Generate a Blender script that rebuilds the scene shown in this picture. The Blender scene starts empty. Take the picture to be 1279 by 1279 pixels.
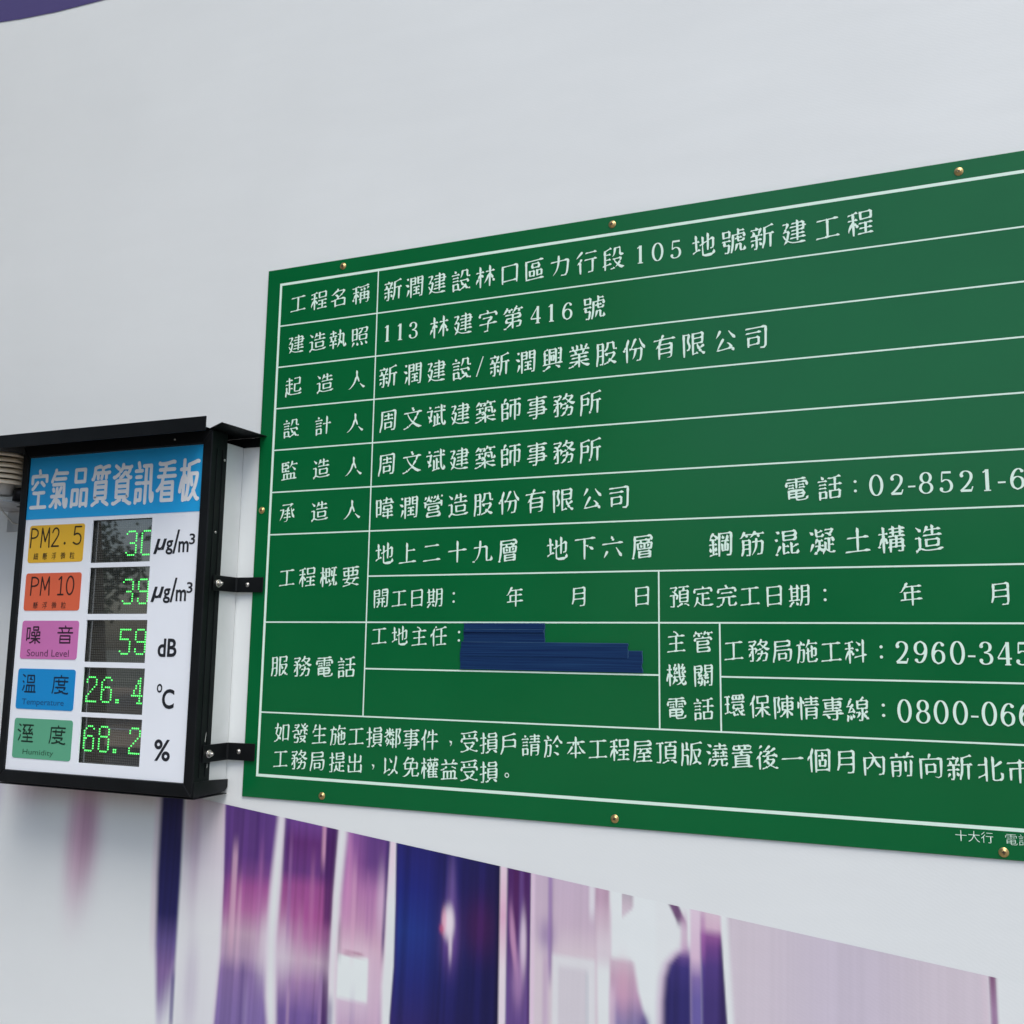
import bpy, bmesh, math, random
import numpy as np
from mathutils import Matrix, Vector

random.seed(7)
scene = bpy.context.scene
COL = scene.collection
EYE = 1.6                      # eye height above the pavement; all heights below are given relative to it

# ------------------------------------------------------------------ camera
YAW, PITCH, ROLL, FOC, DIST = 0.394785436, 0.141420894, 0.0145164932, 1241.0388, 1.841702845
def camera_axes():
    cy, sy, cp, sp = math.cos(YAW), math.sin(YAW), math.cos(PITCH), math.sin(PITCH)
    f = Vector((-sy * cp, cy * cp, sp)); r0 = Vector((cy, sy, 0)); u0 = r0.cross(f)
    r = math.cos(ROLL) * r0 + math.sin(ROLL) * u0
    u = -math.sin(ROLL) * r0 + math.cos(ROLL) * u0
    return r, u, f
cd = bpy.data.cameras.new('camera')
cam = bpy.data.objects.new('camera', cd); COL.objects.link(cam)
r, u, f = camera_axes()
M = Matrix.Identity(4)
for i in range(3):
    M[i][0], M[i][1], M[i][2] = r[i], u[i], -f[i]
M[0][3], M[1][3], M[2][3] = 0, -DIST, EYE
cam.matrix_world = M
cd.sensor_width = 36; cd.lens = FOC / 1279 * 36
cd.clip_start = 0.05; cd.clip_end = 2000
scene.camera = cam

# ------------------------------------------------------------------ light: bright hazy sky and a veiled high sun
SUN_EL, SUN_AZ = 60, 140        # azimuth clockwise from +Y; the sun is veiled, high up over the street
w = bpy.data.worlds.new("World"); scene.world = w; w.use_nodes = True
nt = w.node_tree; nt.nodes.clear()
out = nt.nodes.new('ShaderNodeOutputWorld'); bg = nt.nodes.new('ShaderNodeBackground'); sky = nt.nodes.new('ShaderNodeTexSky')
sky.sky_type = 'NISHITA'; sky.sun_disc = False
sky.sun_elevation = math.radians(SUN_EL); sky.sun_rotation = math.radians(SUN_AZ)
sky.air_density = 1.0; sky.dust_density = 3.0; sky.ozone_density = 1.0; sky.altitude = 50
bg.inputs['Strength'].default_value = 0.12
nt.links.new(sky.outputs[0], bg.inputs[0]); nt.links.new(bg.outputs[0], out.inputs[0])
sd = bpy.data.lights.new('sun', 'SUN'); sd.energy = 1.2; sd.angle = math.radians(35); sd.color = (1.0, 0.98, 0.95)
sun = bpy.data.objects.new('sun', sd); COL.objects.link(sun)
el, az = math.radians(SUN_EL), math.radians(SUN_AZ)
sun_dir = Vector((math.sin(az) * math.cos(el), math.cos(az) * math.cos(el), math.sin(el)))
sun.rotation_euler = (-sun_dir).to_track_quat('-Z', 'Y').to_euler()
vs = scene.view_settings
vs.view_transform = 'Standard'; vs.look = 'None'; vs.gamma = 1; vs.use_curve_mapping = False
vs.exposure = 0.72
scene.cycles.max_bounces = 6

# ------------------------------------------------------------------ helpers
def lin(c):
    return tuple((x / 255 / 12.92) if x / 255 <= 0.04045 else ((x / 255 + 0.055) / 1.055) ** 2.4 for x in c)
def tag(o, label=None, cat=None, group=None, kind=None):
    if label: o['label'] = label
    if cat: o['category'] = cat
    if group: o['group'] = group
    if kind: o['kind'] = kind
    return o
def empty(name, loc=(0, 0, 0)):
    o = bpy.data.objects.new(name, None); o.empty_display_size = 0.1
    o.location = loc; COL.objects.link(o); return o
def link(name, me, m, parent=None):
    me.materials.append(m)
    o = bpy.data.objects.new(name, me); COL.objects.link(o)
    if parent is not None:
        o.parent = parent
        l = Vector((0, 0, 0)); p = parent
        while p: l += p.location; p = p.parent
        o.location = -l        # shapes are modelled in world coordinates
    return o
class MB:
    """collects shapes into one mesh; heights are relative to the eye"""
    def __init__(s): s.v = []; s.f = []; s.sm = []
    def add(s, vs, fs, smooth=False):
        n = len(s.v); s.v += [(a, b, c + EYE) for a, b, c in vs]
        s.f += [[i + n for i in q] for q in fs]; s.sm += [smooth] * len(fs)
    def box(s, x0, x1, y0, y1, z0, z1):
        s.add([(x0,y0,z0),(x1,y0,z0),(x1,y1,z0),(x0,y1,z0),(x0,y0,z1),(x1,y0,z1),(x1,y1,z1),(x0,y1,z1)],
              [(0,3,2,1),(4,5,6,7),(0,1,5,4),(1,2,6,5),(2,3,7,6),(3,0,4,7)])
    def prism(s, pts, axis, a, b):
        """polygon pts extruded along axis between a and b"""
        n = len(pts)
        def p(q, t): return {'y': (q[0], t, q[1]), 'z': (q[0], q[1], t), 'x': (t, q[0], q[1])}[axis]
        s.add([p(q, a) for q in pts] + [p(q, b) for q in pts],
              [list(range(n))[::-1], [n + i for i in range(n)]] + [[i, (i + 1) % n, n + (i + 1) % n, n + i] for i in range(n)])
    def lathe(s, prof, c, axis='z', n=32, smooth=True):
        """prof = [(radius, height)...] about an axis through c"""
        vs = []; fs = []
        for r_, h in prof:
            for k in range(n):
                a = 2 * math.pi * k / n; ca, sa = r_ * math.cos(a), r_ * math.sin(a)
                vs.append({'z': (c[0] + ca, c[1] + sa, c[2] + h), 'y': (c[0] + ca, c[1] + h, c[2] + sa), 'x': (c[0] + h, c[1] + ca, c[2] + sa)}[axis])
        for j in range(len(prof) - 1):
            for k in range(n):
                fs.append([j * n + k, j * n + (k + 1) % n, (j + 1) * n + (k + 1) % n, (j + 1) * n + k])
        s.add(vs, fs, smooth)
    def tube(s, path, rad, n=8):
        vs = []; fs = []; P = [Vector(p) for p in path]
        for i, p in enumerate(P):
            t = (P[min(i + 1, len(P) - 1)] - P[max(i - 1, 0)]).normalized()
            a = t.cross(Vector((0.31, 0.2, 0.93))).normalized(); b = t.cross(a)
            rr = rad[i] if isinstance(rad, (list, tuple)) else rad
            for k in range(n):
                g = 2 * math.pi * k / n; q = p + rr * (math.cos(g) * a + math.sin(g) * b); vs.append(tuple(q))
        for i in range(len(P) - 1):
            for k in range(n):
                fs.append([i * n + k, i * n + (k + 1) % n, (i + 1) * n + (k + 1) % n, (i + 1) * n + k])
        s.add(vs, fs, True)
    def build(s, name, m, parent=None, bevel=0):
        me = bpy.data.meshes.new(name); me.from_pydata(s.v, [], s.f)
        bm = bmesh.new(); bm.from_mesh(me); bmesh.ops.recalc_face_normals(bm, faces=bm.faces)
        bm.to_mesh(me); bm.free()
        for p, q in zip(me.polygons, s.sm): p.use_smooth = q
        o = link(name, me, m, parent)
        if bevel:
            b = o.modifiers.new('bevel', 'BEVEL'); b.width = bevel; b.segments = 2; b.limit_method = 'ANGLE'; b.angle_limit = math.radians(40)
        return o

def mat(name, color, rough=0.5, metal=0.0, var=0.0, vscale=8.0, bump=0.0, bscale=60.0, coat=0.0, emit=None, estr=0, spec=0.5, rvar=0.0):
    m = bpy.data.materials.new(name); m.use_nodes = True; n = m.node_tree; b = n.nodes['Principled BSDF']
    b.inputs['Base Color'].default_value = (*color, 1); b.inputs['Roughness'].default_value = rough
    b.inputs['Metallic'].default_value = metal; b.inputs['Coat Weight'].default_value = coat
    b.inputs['Specular IOR Level'].default_value = spec
    tc = n.nodes.new('ShaderNodeTexCoord')
    if var:
        t = n.nodes.new('ShaderNodeTexNoise'); t.inputs['Scale'].default_value = vscale; t.inputs['Detail'].default_value = 6
        n.links.new(tc.outputs['Object'], t.inputs['Vector'])
        r_ = n.nodes.new('ShaderNodeMapRange'); r_.inputs[1].default_value = 0.3; r_.inputs[2].default_value = 0.7
        r_.inputs[3].default_value = 1 - var; r_.inputs[4].default_value = 1 + var
        n.links.new(t.outputs['Fac'], r_.inputs[0])
        mx = n.nodes.new('ShaderNodeVectorMath'); mx.operation = 'SCALE'; mx.inputs[0].default_value = color
        n.links.new(r_.outputs[0], mx.inputs['Scale']); n.links.new(mx.outputs[0], b.inputs['Base Color'])
    if rvar:
        t = n.nodes.new('ShaderNodeTexNoise'); t.inputs['Scale'].default_value = 5; t.inputs['Detail'].default_value = 8
        n.links.new(tc.outputs['Object'], t.inputs['Vector'])
        r_ = n.nodes.new('ShaderNodeMapRange'); r_.inputs[1].default_value = 0.3; r_.inputs[2].default_value = 0.7
        r_.inputs[3].default_value = rough - rvar; r_.inputs[4].default_value = rough + rvar
        n.links.new(t.outputs['Fac'], r_.inputs[0]); n.links.new(r_.outputs[0], b.inputs['Roughness'])
    if bump:
        t = n.nodes.new('ShaderNodeTexNoise'); t.inputs['Scale'].default_value = bscale; t.inputs['Detail'].default_value = 4
        n.links.new(tc.outputs['Object'], t.inputs['Vector'])
        bp = n.nodes.new('ShaderNodeBump'); bp.inputs['Strength'].default_value = bump; bp.inputs['Distance'].default_value = 0.002
        n.links.new(t.outputs['Fac'], bp.inputs['Height']); n.links.new(bp.outputs[0], b.inputs['Normal'])
    if emit:
        b.inputs['Emission Color'].default_value = (*emit, 1); b.inputs['Emission Strength'].default_value = estr
    return m

def banner_material(name, attr=None, color=(0.8, 0.8, 0.8)):
    """printed vinyl: fine weave plus long soft ripples, colour flat or from the printed picture"""
    m = bpy.data.materials.new(name); m.use_nodes = True; n = m.node_tree; b = n.nodes['Principled BSDF']
    b.inputs['Roughness'].default_value = 0.5; b.inputs['Specular IOR Level'].default_value = 0.35
    tc = n.nodes.new('ShaderNodeTexCoord')
    dirt = n.nodes.new('ShaderNodeTexNoise'); dirt.inputs['Scale'].default_value = 2.5; dirt.inputs['Detail'].default_value = 7
    n.links.new(tc.outputs['Object'], dirt.inputs['Vector'])
    mr = n.nodes.new('ShaderNodeMapRange'); mr.inputs[1].default_value = 0.3; mr.inputs[2].default_value = 0.75
    mr.inputs[3].default_value = 1.0; mr.inputs[4].default_value = 0.955
    n.links.new(dirt.outputs['Fac'], mr.inputs[0])
    sc = n.nodes.new('ShaderNodeVectorMath'); sc.operation = 'SCALE'; sc.inputs[0].default_value = color
    if attr:
        a = n.nodes.new('ShaderNodeAttribute'); a.attribute_name = attr; n.links.new(a.outputs['Color'], sc.inputs[0])
    n.links.new(mr.outputs[0], sc.inputs['Scale']); n.links.new(sc.outputs[0], b.inputs['Base Color'])
    wv = n.nodes.new('ShaderNodeTexNoise'); wv.inputs['Scale'].default_value = 6; wv.inputs['Detail'].default_value = 2
    mp = n.nodes.new('ShaderNodeMapping'); mp.inputs['Rotation'].default_value = (0, math.radians(35), 0); mp.inputs['Scale'].default_value = (0.5, 1, 2.2)
    n.links.new(tc.outputs['Object'], mp.inputs[0]); n.links.new(mp.outputs[0], wv.inputs['Vector'])
    wb = n.nodes.new('ShaderNodeBump'); wb.inputs['Strength'].default_value = 0.22; wb.inputs['Distance'].default_value = 0.004
    n.links.new(wv.outputs['Fac'], wb.inputs['Height'])
    fine = n.nodes.new('ShaderNodeTexWave'); fine.inputs['Scale'].default_value = 55; fine.inputs['Distortion'].default_value = 6; fine.inputs['Detail Scale'].default_value = 1.5
    mp2 = n.nodes.new('ShaderNodeMapping'); mp2.inputs['Rotation'].default_value = (0, math.radians(62), 0)
    n.links.new(tc.outputs['Object'], mp2.inputs[0]); n.links.new(mp2.outputs[0], fine.inputs['Vector'])
    fb = n.nodes.new('ShaderNodeBump'); fb.inputs['Strength'].default_value = 0.02; fb.inputs['Distance'].default_value = 0.002
    n.links.new(fine.outputs['Fac'], fb.inputs['Height']); n.links.new(wb.outputs[0], fb.inputs['Normal'])
    n.links.new(fb.outputs[0], b.inputs['Normal'])
    return m

WALL_Y = 0.0036                # the hoarding; the green board's face lies on y = 0
K = (DIST + WALL_Y) / DIST

# ------------------------------------------------------------------ street: ground, road, things across the road
def sheet(name, x0, x1, y0, y1, z, m):
    b = MB(); b.add([(x0, y0, z - EYE), (x1, y0, z - EYE), (x1, y1, z - EYE), (x0, y1, z - EYE)], [(0, 1, 2, 3)])
    return tag(b.build(name, m), kind='structure')
m_pave = mat('paving', (0.27, 0.26, 0.245), 0.85, var=0.2, vscale=3, bump=0.3, bscale=80)
m_road = mat('asphalt', (0.075, 0.072, 0.068), 0.9, var=0.25, vscale=4, bump=0.4, bscale=120)
m_line = mat('road_paint', (0.7, 0.7, 0.68), 0.6, var=0.1)
sheet('ground', -600, 600, -600, 600, -0.13, mat('far_ground', (0.16, 0.17, 0.13), 0.95, var=0.3, vscale=0.1))
b = MB(); b.box(-80, 80, -3.4, 3, -EYE - 0.12, -EYE); tag(b.build('pavement', m_pave), kind='structure')
sheet('road', -80, 80, -11.2, -3.404, -0.12, m_road)
m_brick = mat('brown_paving', (0.36, 0.29, 0.215), 0.85, var=0.2, vscale=3, bump=0.3, bscale=80)
b = MB(); b.box(-80, 80, -30, -11.204, -EYE - 0.13, -EYE + 0.01); tag(b.build('pavement', m_brick), kind='structure')
b = MB()
b.add([(-80, -22.0, -EYE + .015), (-6, -12.9, -EYE + .015), (-6, -12.7, -EYE + .015), (-80, -21.7, -EYE + .015)], [(0, 1, 2, 3)])
for k in range(-16, 16):
    b.add([(k * 5, -7.3, -EYE - .114), (k * 5 + 2.4, -7.3, -EYE - .114), (k * 5 + 2.4, -7.17, -EYE - .114), (k * 5, -7.17, -EYE - .114)], [(0, 1, 2, 3)])
tag(b.build('road_marking', m_line), kind='structure')

def house(x0, x1, y, h, color, label, storeys):
    t = empty('building', ((x0 + x1) / 2, y, 0)); tag(t, label, 'building')
    b = MB(); b.box(x0, x1, y - 9, y, -EYE, h - EYE); b.build('wall', mat('render_' + str(int(h)), color, 0.85, var=0.08, vscale=1.5), t)
    b = MB(); b.box(x0 - .2, x1 + .2, y - 9.2, y + .25, h - EYE, h - EYE + .5); b.build('parapet', mat('parapet_' + str(int(h)), tuple(c * .8 for c in color), 0.8), t)
    fr = mat('window_frame', (0.5, 0.5, 0.5), 0.4); gl = mat('window_glass', (0.03, 0.035, 0.04), 0.08)
    n = max(2, int((x1 - x0) / 3.2)); sp = (x1 - x0) / n
    for s in range(storeys):
        z = 1.1 + s * h / storeys - EYE
        for k in range(n):
            cx = x0 + (k + .5) * sp; wd = sp * .28
            b = MB()
            b.box(cx - wd, cx + wd, y + .002, y + .06, z - .06, z); b.box(cx - wd, cx + wd, y + .002, y + .06, z + 1.5, z + 1.56)
            b.box(cx - wd, cx - wd + .06, y + .002, y + .06, z + .001, z + 1.499); b.box(cx + wd - .06, cx + wd, y + .002, y + .06, z + .001, z + 1.499)
            wf = b.build('window', fr, t)
            b = MB(); b.box(cx - wd + .062, cx + wd - .062, y + .004, y + .03, z + .002, z + 1.498); b.build('pane', gl, wf)
house(-21.5, -9.0, -24, 16, (0.42, 0.40, 0.36), 'pale rendered building across the road, mirrored in the display screens', 3)
house(-6, 24, -27, 5.0, (0.30, 0.30, 0.29), 'low grey building straight across the road behind the camera', 1)

m_bark = mat('bark', (0.10, 0.075, 0.05), 0.9, var=0.3, vscale=6, bump=0.6, bscale=20)
def leaf_mat(name, c):
    m = mat(name, c, 0.55, var=0.5, vscale=1.3); return m
m_leaf = leaf_mat('leaves', (0.05, 0.085, 0.03))
def tree(x, y, h, rad, label, seed, low=.68):
    rnd = random.Random(seed); t = empty('street_tree', (x, y, 0)); tag(t, label, 'tree', 'leafy street trees')
    b = MB(); top = h * .42
    b.tube([(x, y, -EYE), (x + .05, y, top * .5 - EYE), (x - .05, y + .05, top - EYE), (x, y, h * .7 - EYE)], [.2, .15, .12, .04], 10)
    limbs = []
    for k in range(7):
        a = k * 2.4 + rnd.random(); q = (x + math.cos(a) * rad * .7, y + math.sin(a) * rad * .7, h * (.5 + .35 * rnd.random()) - EYE)
        b.tube([(x, y, top * (.8 + .2 * rnd.random()) - EYE), tuple((Vector((x, y, top - EYE)) * .45 + Vector(q) * .55)), q], [.08, .05, .015], 6); limbs.append(q)
    b.build('trunk', m_bark, t)
    b = MB()
    cl = [(x + rnd.gauss(0, rad * .45), y + rnd.gauss(0, rad * .45), h * low - EYE + rnd.gauss(0, h * .14)) for _ in range(38)] + limbs
    for c in cl:
        R_ = rad * (.18 + .2 * rnd.random())
        for _ in range(110):
            d = Vector((rnd.gauss(0, 1), rnd.gauss(0, 1), rnd.gauss(0, .8))).normalized() * R_ * rnd.random() ** .4
            p = Vector(c) + d; s = .07 + .07 * rnd.random()
            a = Vector((rnd.gauss(0, 1), rnd.gauss(0, 1), rnd.gauss(0, 1))).normalized(); e = a.cross(Vector((rnd.gauss(0, 1), rnd.gauss(0, 1), rnd.gauss(0, 1)))).normalized()
            b.add([tuple(p - a * s), tuple(p + e * s * .5), tuple(p + a * s), tuple(p - e * s * .5)], [(0, 1, 2, 3)])
    b.build('crown', m_leaf, t)
tree(-14.5, -17.5, 6.6, 2.4, 'tallest leafy street tree, in front of the pale building across the road', 1)
tree(-20.5, -17.2, 5.4, 2.2, 'short leafy street tree farthest along the pavement across the road', 2)
tree(-8.6, -17.6, 5.0, 1.9, 'small leafy street tree nearest the camera across the road', 3)

tree(-4.5, -2.7, 6.4, 2.3, 'unseen leafy street tree added at the near kerb to shade the left of the wall', 4, .66)  # out of view; set close and large to darken the wall towards the left

# ------------------------------------------------------------------ hoarding with its printed banner
hoarding = empty('hoarding_wall', (-1, WALL_Y, 0))
tag(hoarding, 'tall white printed hoarding with a violet light streak picture along its lower part', 'wall')
m_white = banner_material('white_vinyl', color=(0.79, 0.83, 0.82))
b = MB()
HX0, HX1, HZ0, HZ1 = -7.0, 5.0, -EYE, 2.6
b.box(HX0, HX1, WALL_Y, WALL_Y + .05, HZ0, HZ1)
b.build('banner', m_white, hoarding)
m_post = mat('galvanised_steel', (0.5, 0.5, 0.5), 0.4, metal=0.8, var=0.1)
b = MB()
for k in range(9): b.box(HX0 + k * 1.49, HX0 + k * 1.49 + .06, WALL_Y + .052, WALL_Y + .11, HZ0, HZ1 + .05)
b.build('back_post', m_post, hoarding)
# violet band at the top left, a slightly bowed lower edge
m_band = banner_material('violet_vinyl', color=lin((82, 74, 124)))
b = MB()
edge = [(-7.0, 1.98), (-4.5, 1.90), (-3.2, 1.83), (-2.381, 1.765), (-2.30, 1.7545), (-2.164, 1.7415), (-1.972, 1.7325), (-1.6, 1.716), (-1.0, 1.71), (0.5, 1.76), (2.5, 1.9), (5.0, 2.15)]
n_ = len(edge)
b.add([(x, WALL_Y - .0012, z) for x, z in edge] + [(x, WALL_Y - .0012, HZ1) for x, z in edge], [[i, i + 1, n_ + i + 1, n_ + i] for i in range(n_ - 1)])
b.build('violet_band', m_band, hoarding)

# printed picture: streaks of violet light between white bars
def picture(X, Z):
    W = np.array(lin((198, 204, 211)))
    def c_(t): return np.array(lin(t))
    img = np.ones(X.shape + (3,)) * W
    def sm(a, b_, v): t = np.clip((v - a) / (b_ - a + 1e-12), 0, 1); return t * t * (3 - 2 * t)
    def path(kn):
        k = sorted(kn, key=lambda q: q[0]); return np.interp(Z, [q[0] for q in k], [q[1] for q in k])
    def over(mask, colr):
        nonlocal img
        colr = np.asarray(colr); img = img * (1 - mask[..., None]) + colr * mask[..., None]
    def vramp(st):
        st = sorted(st, key=lambda q: q[0]); zz = [q[0] for q in st]; cc = np.array([c_(q[1]) for q in st])
        return np.stack([np.interp(Z, zz, cc[:, i]) for i in range(3)], -1)
    def band(l, r_, wl=.006, wr=.006): return sm(l - wl, l + wl, X) * (1 - sm(r_ - wr, r_ + wr, X))
    def zr(a, b_, wa=.02, wb=.02): return sm(a - wa, a + wa, Z) * (1 - sm(b_ - wb, b_ + wb, Z))
    def blob(x, z, rx, rz, pw=1.0): return np.exp(-(((X - x) / rx) ** 2 + ((Z - z) / rz) ** 2) ** pw)
    rs = np.random.RandomState(4)
    def streak(freq, seed):
        g = np.random.RandomState(seed).rand(int(freq * 3) + 4); xx = np.linspace(-2.7, .4, len(g)); return np.interp(X + .006 * np.sin(Z * 5), xx, g)
    # A: soft smear at the far left, plus painted shade below the display
    over(.85 * blob(-1.835, -.40, .045, .16, 1.3) * (1 - sm(-.47, -.58, Z) * 0), c_((163, 128, 158)))
    over(.5 * blob(-1.862, -.46, .035, .14, 1.2), c_((178, 146, 172)))
    over(.5 * blob(-2.03, -.32, .06, .06), c_((165, 145, 160)))
    over(.6 * sm(-2.09, -2.13, X) * sm(-.46, -.34, Z), c_((165, 160, 188)))
    over(.5 * sm(-.39, -.33, Z) * band(-2.05, -1.62, .05, .03), c_((176, 160, 166)))  # brownish shadow under the display, painted into the picture colour
    # B: navy bar
    l = path([(-.33, -1.616), (-.5, -1.615), (-.65, -1.608), (-.83, -1.59)]); r_ = path([(-.33, -1.551), (-.5, -1.549), (-.65, -1.550), (-.83, -1.548)])
    over(.5 * band(l - .016, l + .01, .008, .004) * sm(-.72, -.6, Z), c_((188, 172, 190)))
    over(band(l, r_, .009, .007) * sm(-.84, -.66, Z - 2.2 * (X + 1.56)), vramp([(-.3, (30, 26, 78)), (-.48, (34, 33, 88)), (-.58, (38, 36, 92)), (-.64, (92, 80, 134)), (-.70, (122, 100, 150)), (-.76, (126, 110, 156)), (-.85, (160, 152, 185))]))
    over(.7 * band(r_ - .010, r_ + .001, .004, .004) * zr(-.82, -.7, .03, .02), c_((82, 74, 128)))
    # C: pale bar
    over(.75 * band(r_ + .004, -1.434, .006, .006), vramp([(-.3, (178, 166, 178)), (-.45, (186, 180, 196)), (-.6, (196, 199, 208)), (-.85, (190, 192, 204))]))
    over(.55 * blob(-1.515, -.40, .016, .16, 1.2), c_((158, 142, 168))); over(.4 * blob(-1.505, -.72, .02, .10, 1.3), c_((160, 152, 178))); over(.3 * blob(-1.53, -.37, .02, .06), c_((170, 140, 150)))
    # D: first panel
    l = path([(-.34, -1.438), (-.5, -1.432), (-.65, -1.430), (-.72, -1.434), (-.83, -1.440)]); r_ = path([(-.36, -1.300), (-.5, -1.312), (-.62, -1.318), (-.72, -1.312), (-.8, -1.300)])
    over(.45 * band(l - .004, r_ + .006, .008, .010), c_((178, 150, 186)))
    over(band(l, r_, .005, .008), vramp([(-.35, (88, 60, 124)), (-.44, (92, 60, 126)), (-.475, (112, 70, 132)), (-.505, (146, 84, 144)), (-.55, (160, 104, 154)), (-.60, (170, 148, 172)), (-.645, (160, 140, 170)), (-.68, (128, 108, 156)), (-.75, (120, 104, 156)), (-.9, (112, 98, 150))]))
    over(.75 * band(-1.412, -1.398, .006, .004) * zr(-.64, -.42, .04, .03), c_((190, 160, 184))); over(.5 * band(-1.352, -1.345, .004, .003) * zr(-.45, -.3, .03), c_((64, 34, 98)))
    over(.5 * band(l, l + .014, .002, .01) * sm(-.62, -.5, Z), c_((72, 48, 110))); over(.45 * band(-1.375, -1.366, .005, .005) * zr(-.9, -.66), c_((88, 72, 130)))
    over(.6 * blob(-1.322, -.62, .02, .07, 1.3), c_((196, 192, 206)))
    # F: second panel
    l = path([(-.37, -1.280), (-.5, -1.283), (-.6, -1.287), (-.72, -1.282), (-.83, -1.276)]); r_ = path([(-.37, -1.150), (-.5, -1.157), (-.65, -1.160), (-.8, -1.158)])
    over(.45 * band(l - .006, r_ + .005, .010, .008), c_((182, 150, 186)))
    over(band(l, r_, .007, .006), vramp([(-.36, (104, 68, 136)), (-.40, (92, 48, 112)), (-.46, (98, 58, 122)), (-.49, (140, 78, 138)), (-.55, (150, 84, 142)), (-.59, (160, 112, 156)), (-.635, (176, 158, 180)), (-.68, (146, 118, 162)), (-.74, (108, 88, 146)), (-.9, (94, 78, 138))]))
    over(.75 * band(-1.176, r_ + .002, .006, .003) * (1 - .5 * zr(-.66, -.56)), c_((62, 26, 88))); over(.8 * band(-1.186, -1.177, .004, .003) * zr(-.44, -.3, .03), c_((190, 150, 180)))
    over(.5 * band(l, l + .012, .002, .008) * sm(-.5, -.4, Z), c_((70, 44, 112))); over(.55 * blob(-1.272, -.62, .022, .07, 1.2), c_((196, 194, 208))); over(.6 * band(-1.257, -1.250, .004, .004) * zr(-.9, -.69), c_((172, 148, 182)))
    over(.6 * band(-1.181, -1.172, .004, .003) * zr(-.9, -.66), c_((150, 126, 172)))
    over(.5 * band(-1.158, -1.145, .003, .006) * zr(-.9, -.70), c_((80, 66, 126)))
    # H: third panel with the white window
    l = path([(-.38, -1.125), (-.5, -1.135), (-.6, -1.138), (-.8, -1.135)]); r_ = path([(-.39, -1.026), (-.5, -1.030), (-.6, -1.032), (-.66, -1.036), (-.8, -1.030)])
    over(.4 * band(l - .006, r_ + .003, .010, .006), c_((188, 160, 188)))
    over(band(l, r_, .008, .006), vramp([(-.37, (124, 84, 146)), (-.43, (134, 88, 148)), (-.48, (162, 116, 164)), (-.54, (172, 134, 170)), (-.60, (188, 162, 184)), (-.69, (178, 158, 184)), (-.9, (160, 140, 174))]))
    over(.75 * band(-1.085, r_, .02, .004) * sm(-.50, -.42, Z), c_((80, 54, 118))); over(.8 * band(r_ - .006, r_ + .001, .003, .002) * zr(-.6, -.3, .04), c_((66, 46, 108)))
    over(.5 * blob(-1.042, -.50, .010, .07, 1.4), c_((196, 182, 204))); over(.5 * blob(-1.118, -.45, .008, .09, 1.4), c_((188, 140, 180)))
    over(.6 * band(-1.075, -1.069, .004, .004) * zr(-.57, -.45, .03), c_((150, 108, 156)))
    bx = sm(-1.142, -1.134, X) * (1 - sm(-1.070, -1.062, X)) * zr(-.697, -.612, .006, .005); over(.5 * blob(-1.10, -.655, .06, .075, 2.0), c_((200, 190, 206))); over(bx, c_((200, 208, 214)))
    over(.7 * band(-1.125, -1.08, .01, .01) * zr(-.612, -.604, .004, .004), c_((156, 112, 140)))
    over(.5 * band(-1.062, -1.040, .008, .004) * zr(-.74, -.6), c_((188, 166, 190)))
    over(.35 * band(-1.139, -1.130, .003, .003) * zr(-.62, -.55) * streak(400, 3), c_((70, 60, 90)))
    for sx_, sw, z0_, z1_, cc, op in ((-1.388, .005, -.66, -.50, (196, 168, 190), .4), (-1.336, .006, -.62, -.42, (160, 110, 160), .35), (-1.262, .004, -.60, -.40, (150, 112, 166), .45), (-1.232, .007, -.68, -.55, (186, 160, 186), .4), (-1.206, .005, -.62, -.44, (172, 120, 164), .4), (-1.105, .005, -.60, -.43, (196, 160, 188), .45), (-1.062, .004, -.58, -.46, (150, 112, 160), .35), (-1.10, .006, -.9, -.70, (150, 132, 172), .4), (-1.36, .006, -.9, -.70, (150, 138, 180), .35), (-1.215, .006, -.9, -.71, (124, 104, 158), .4)):
        over(op * band(sx_ - sw, sx_ + sw, sw * .9, sw * .9) * zr(z0_, z1_, .05, .05), c_(cc))
    # pink rim of the white bars
    over(.7 * band(r_ + .003, path([(-.4, -1.011), (-.5, -1.009), (-.62, -1.008), (-.8, -1.006)]), .004, .003) * sm(-.52, -.4, Z), c_((204, 184, 204)))
    # J: blue panel with a spark
    l = path([(-.39, -1.010), (-.5, -1.008), (-.62, -1.008), (-.72, -1.014), (-.8, -1.010)]); r_ = path([(-.4, -.7805), (-.8, -.778)])
    u_ = np.clip((X - l) / (r_ - l), 0, 1)[..., None]
    left_ = vramp([(-.39, (36, 36, 104)), (-.47, (30, 40, 116)), (-.55, (32, 54, 126)), (-.64, (34, 42, 112)), (-.72, (44, 38, 100)), (-.9, (40, 36, 98))]); right_ = vramp([(-.39, (34, 30, 88)), (-.52, (36, 26, 82)), (-.60, (26, 24, 82)), (-.9, (22, 24, 78))])
    ss = u_ * u_ * (3 - 2 * u_)
    mk = band(l, r_, .003, .003); img = img * (1 - mk[..., None]) + (left_ * (1 - ss) + right_ * ss) * mk[..., None]
    over(.75 * blob(-.822, -.525, .035, .055, 1.2), c_((70, 30, 88))); over(.5 * band(l, l + .006, .002, .004), c_((44, 26, 84))); over(.7 * band(r_ - .010, r_, .006, .002), c_((18, 14, 56)))
    over(.5 * blob(-.884, -.47, .010, .075, 1.3), c_((120, 100, 156))); over(.75 * blob(-.885, -.545, .020, .065, 1.2), c_((110, 76, 140)))
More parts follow.
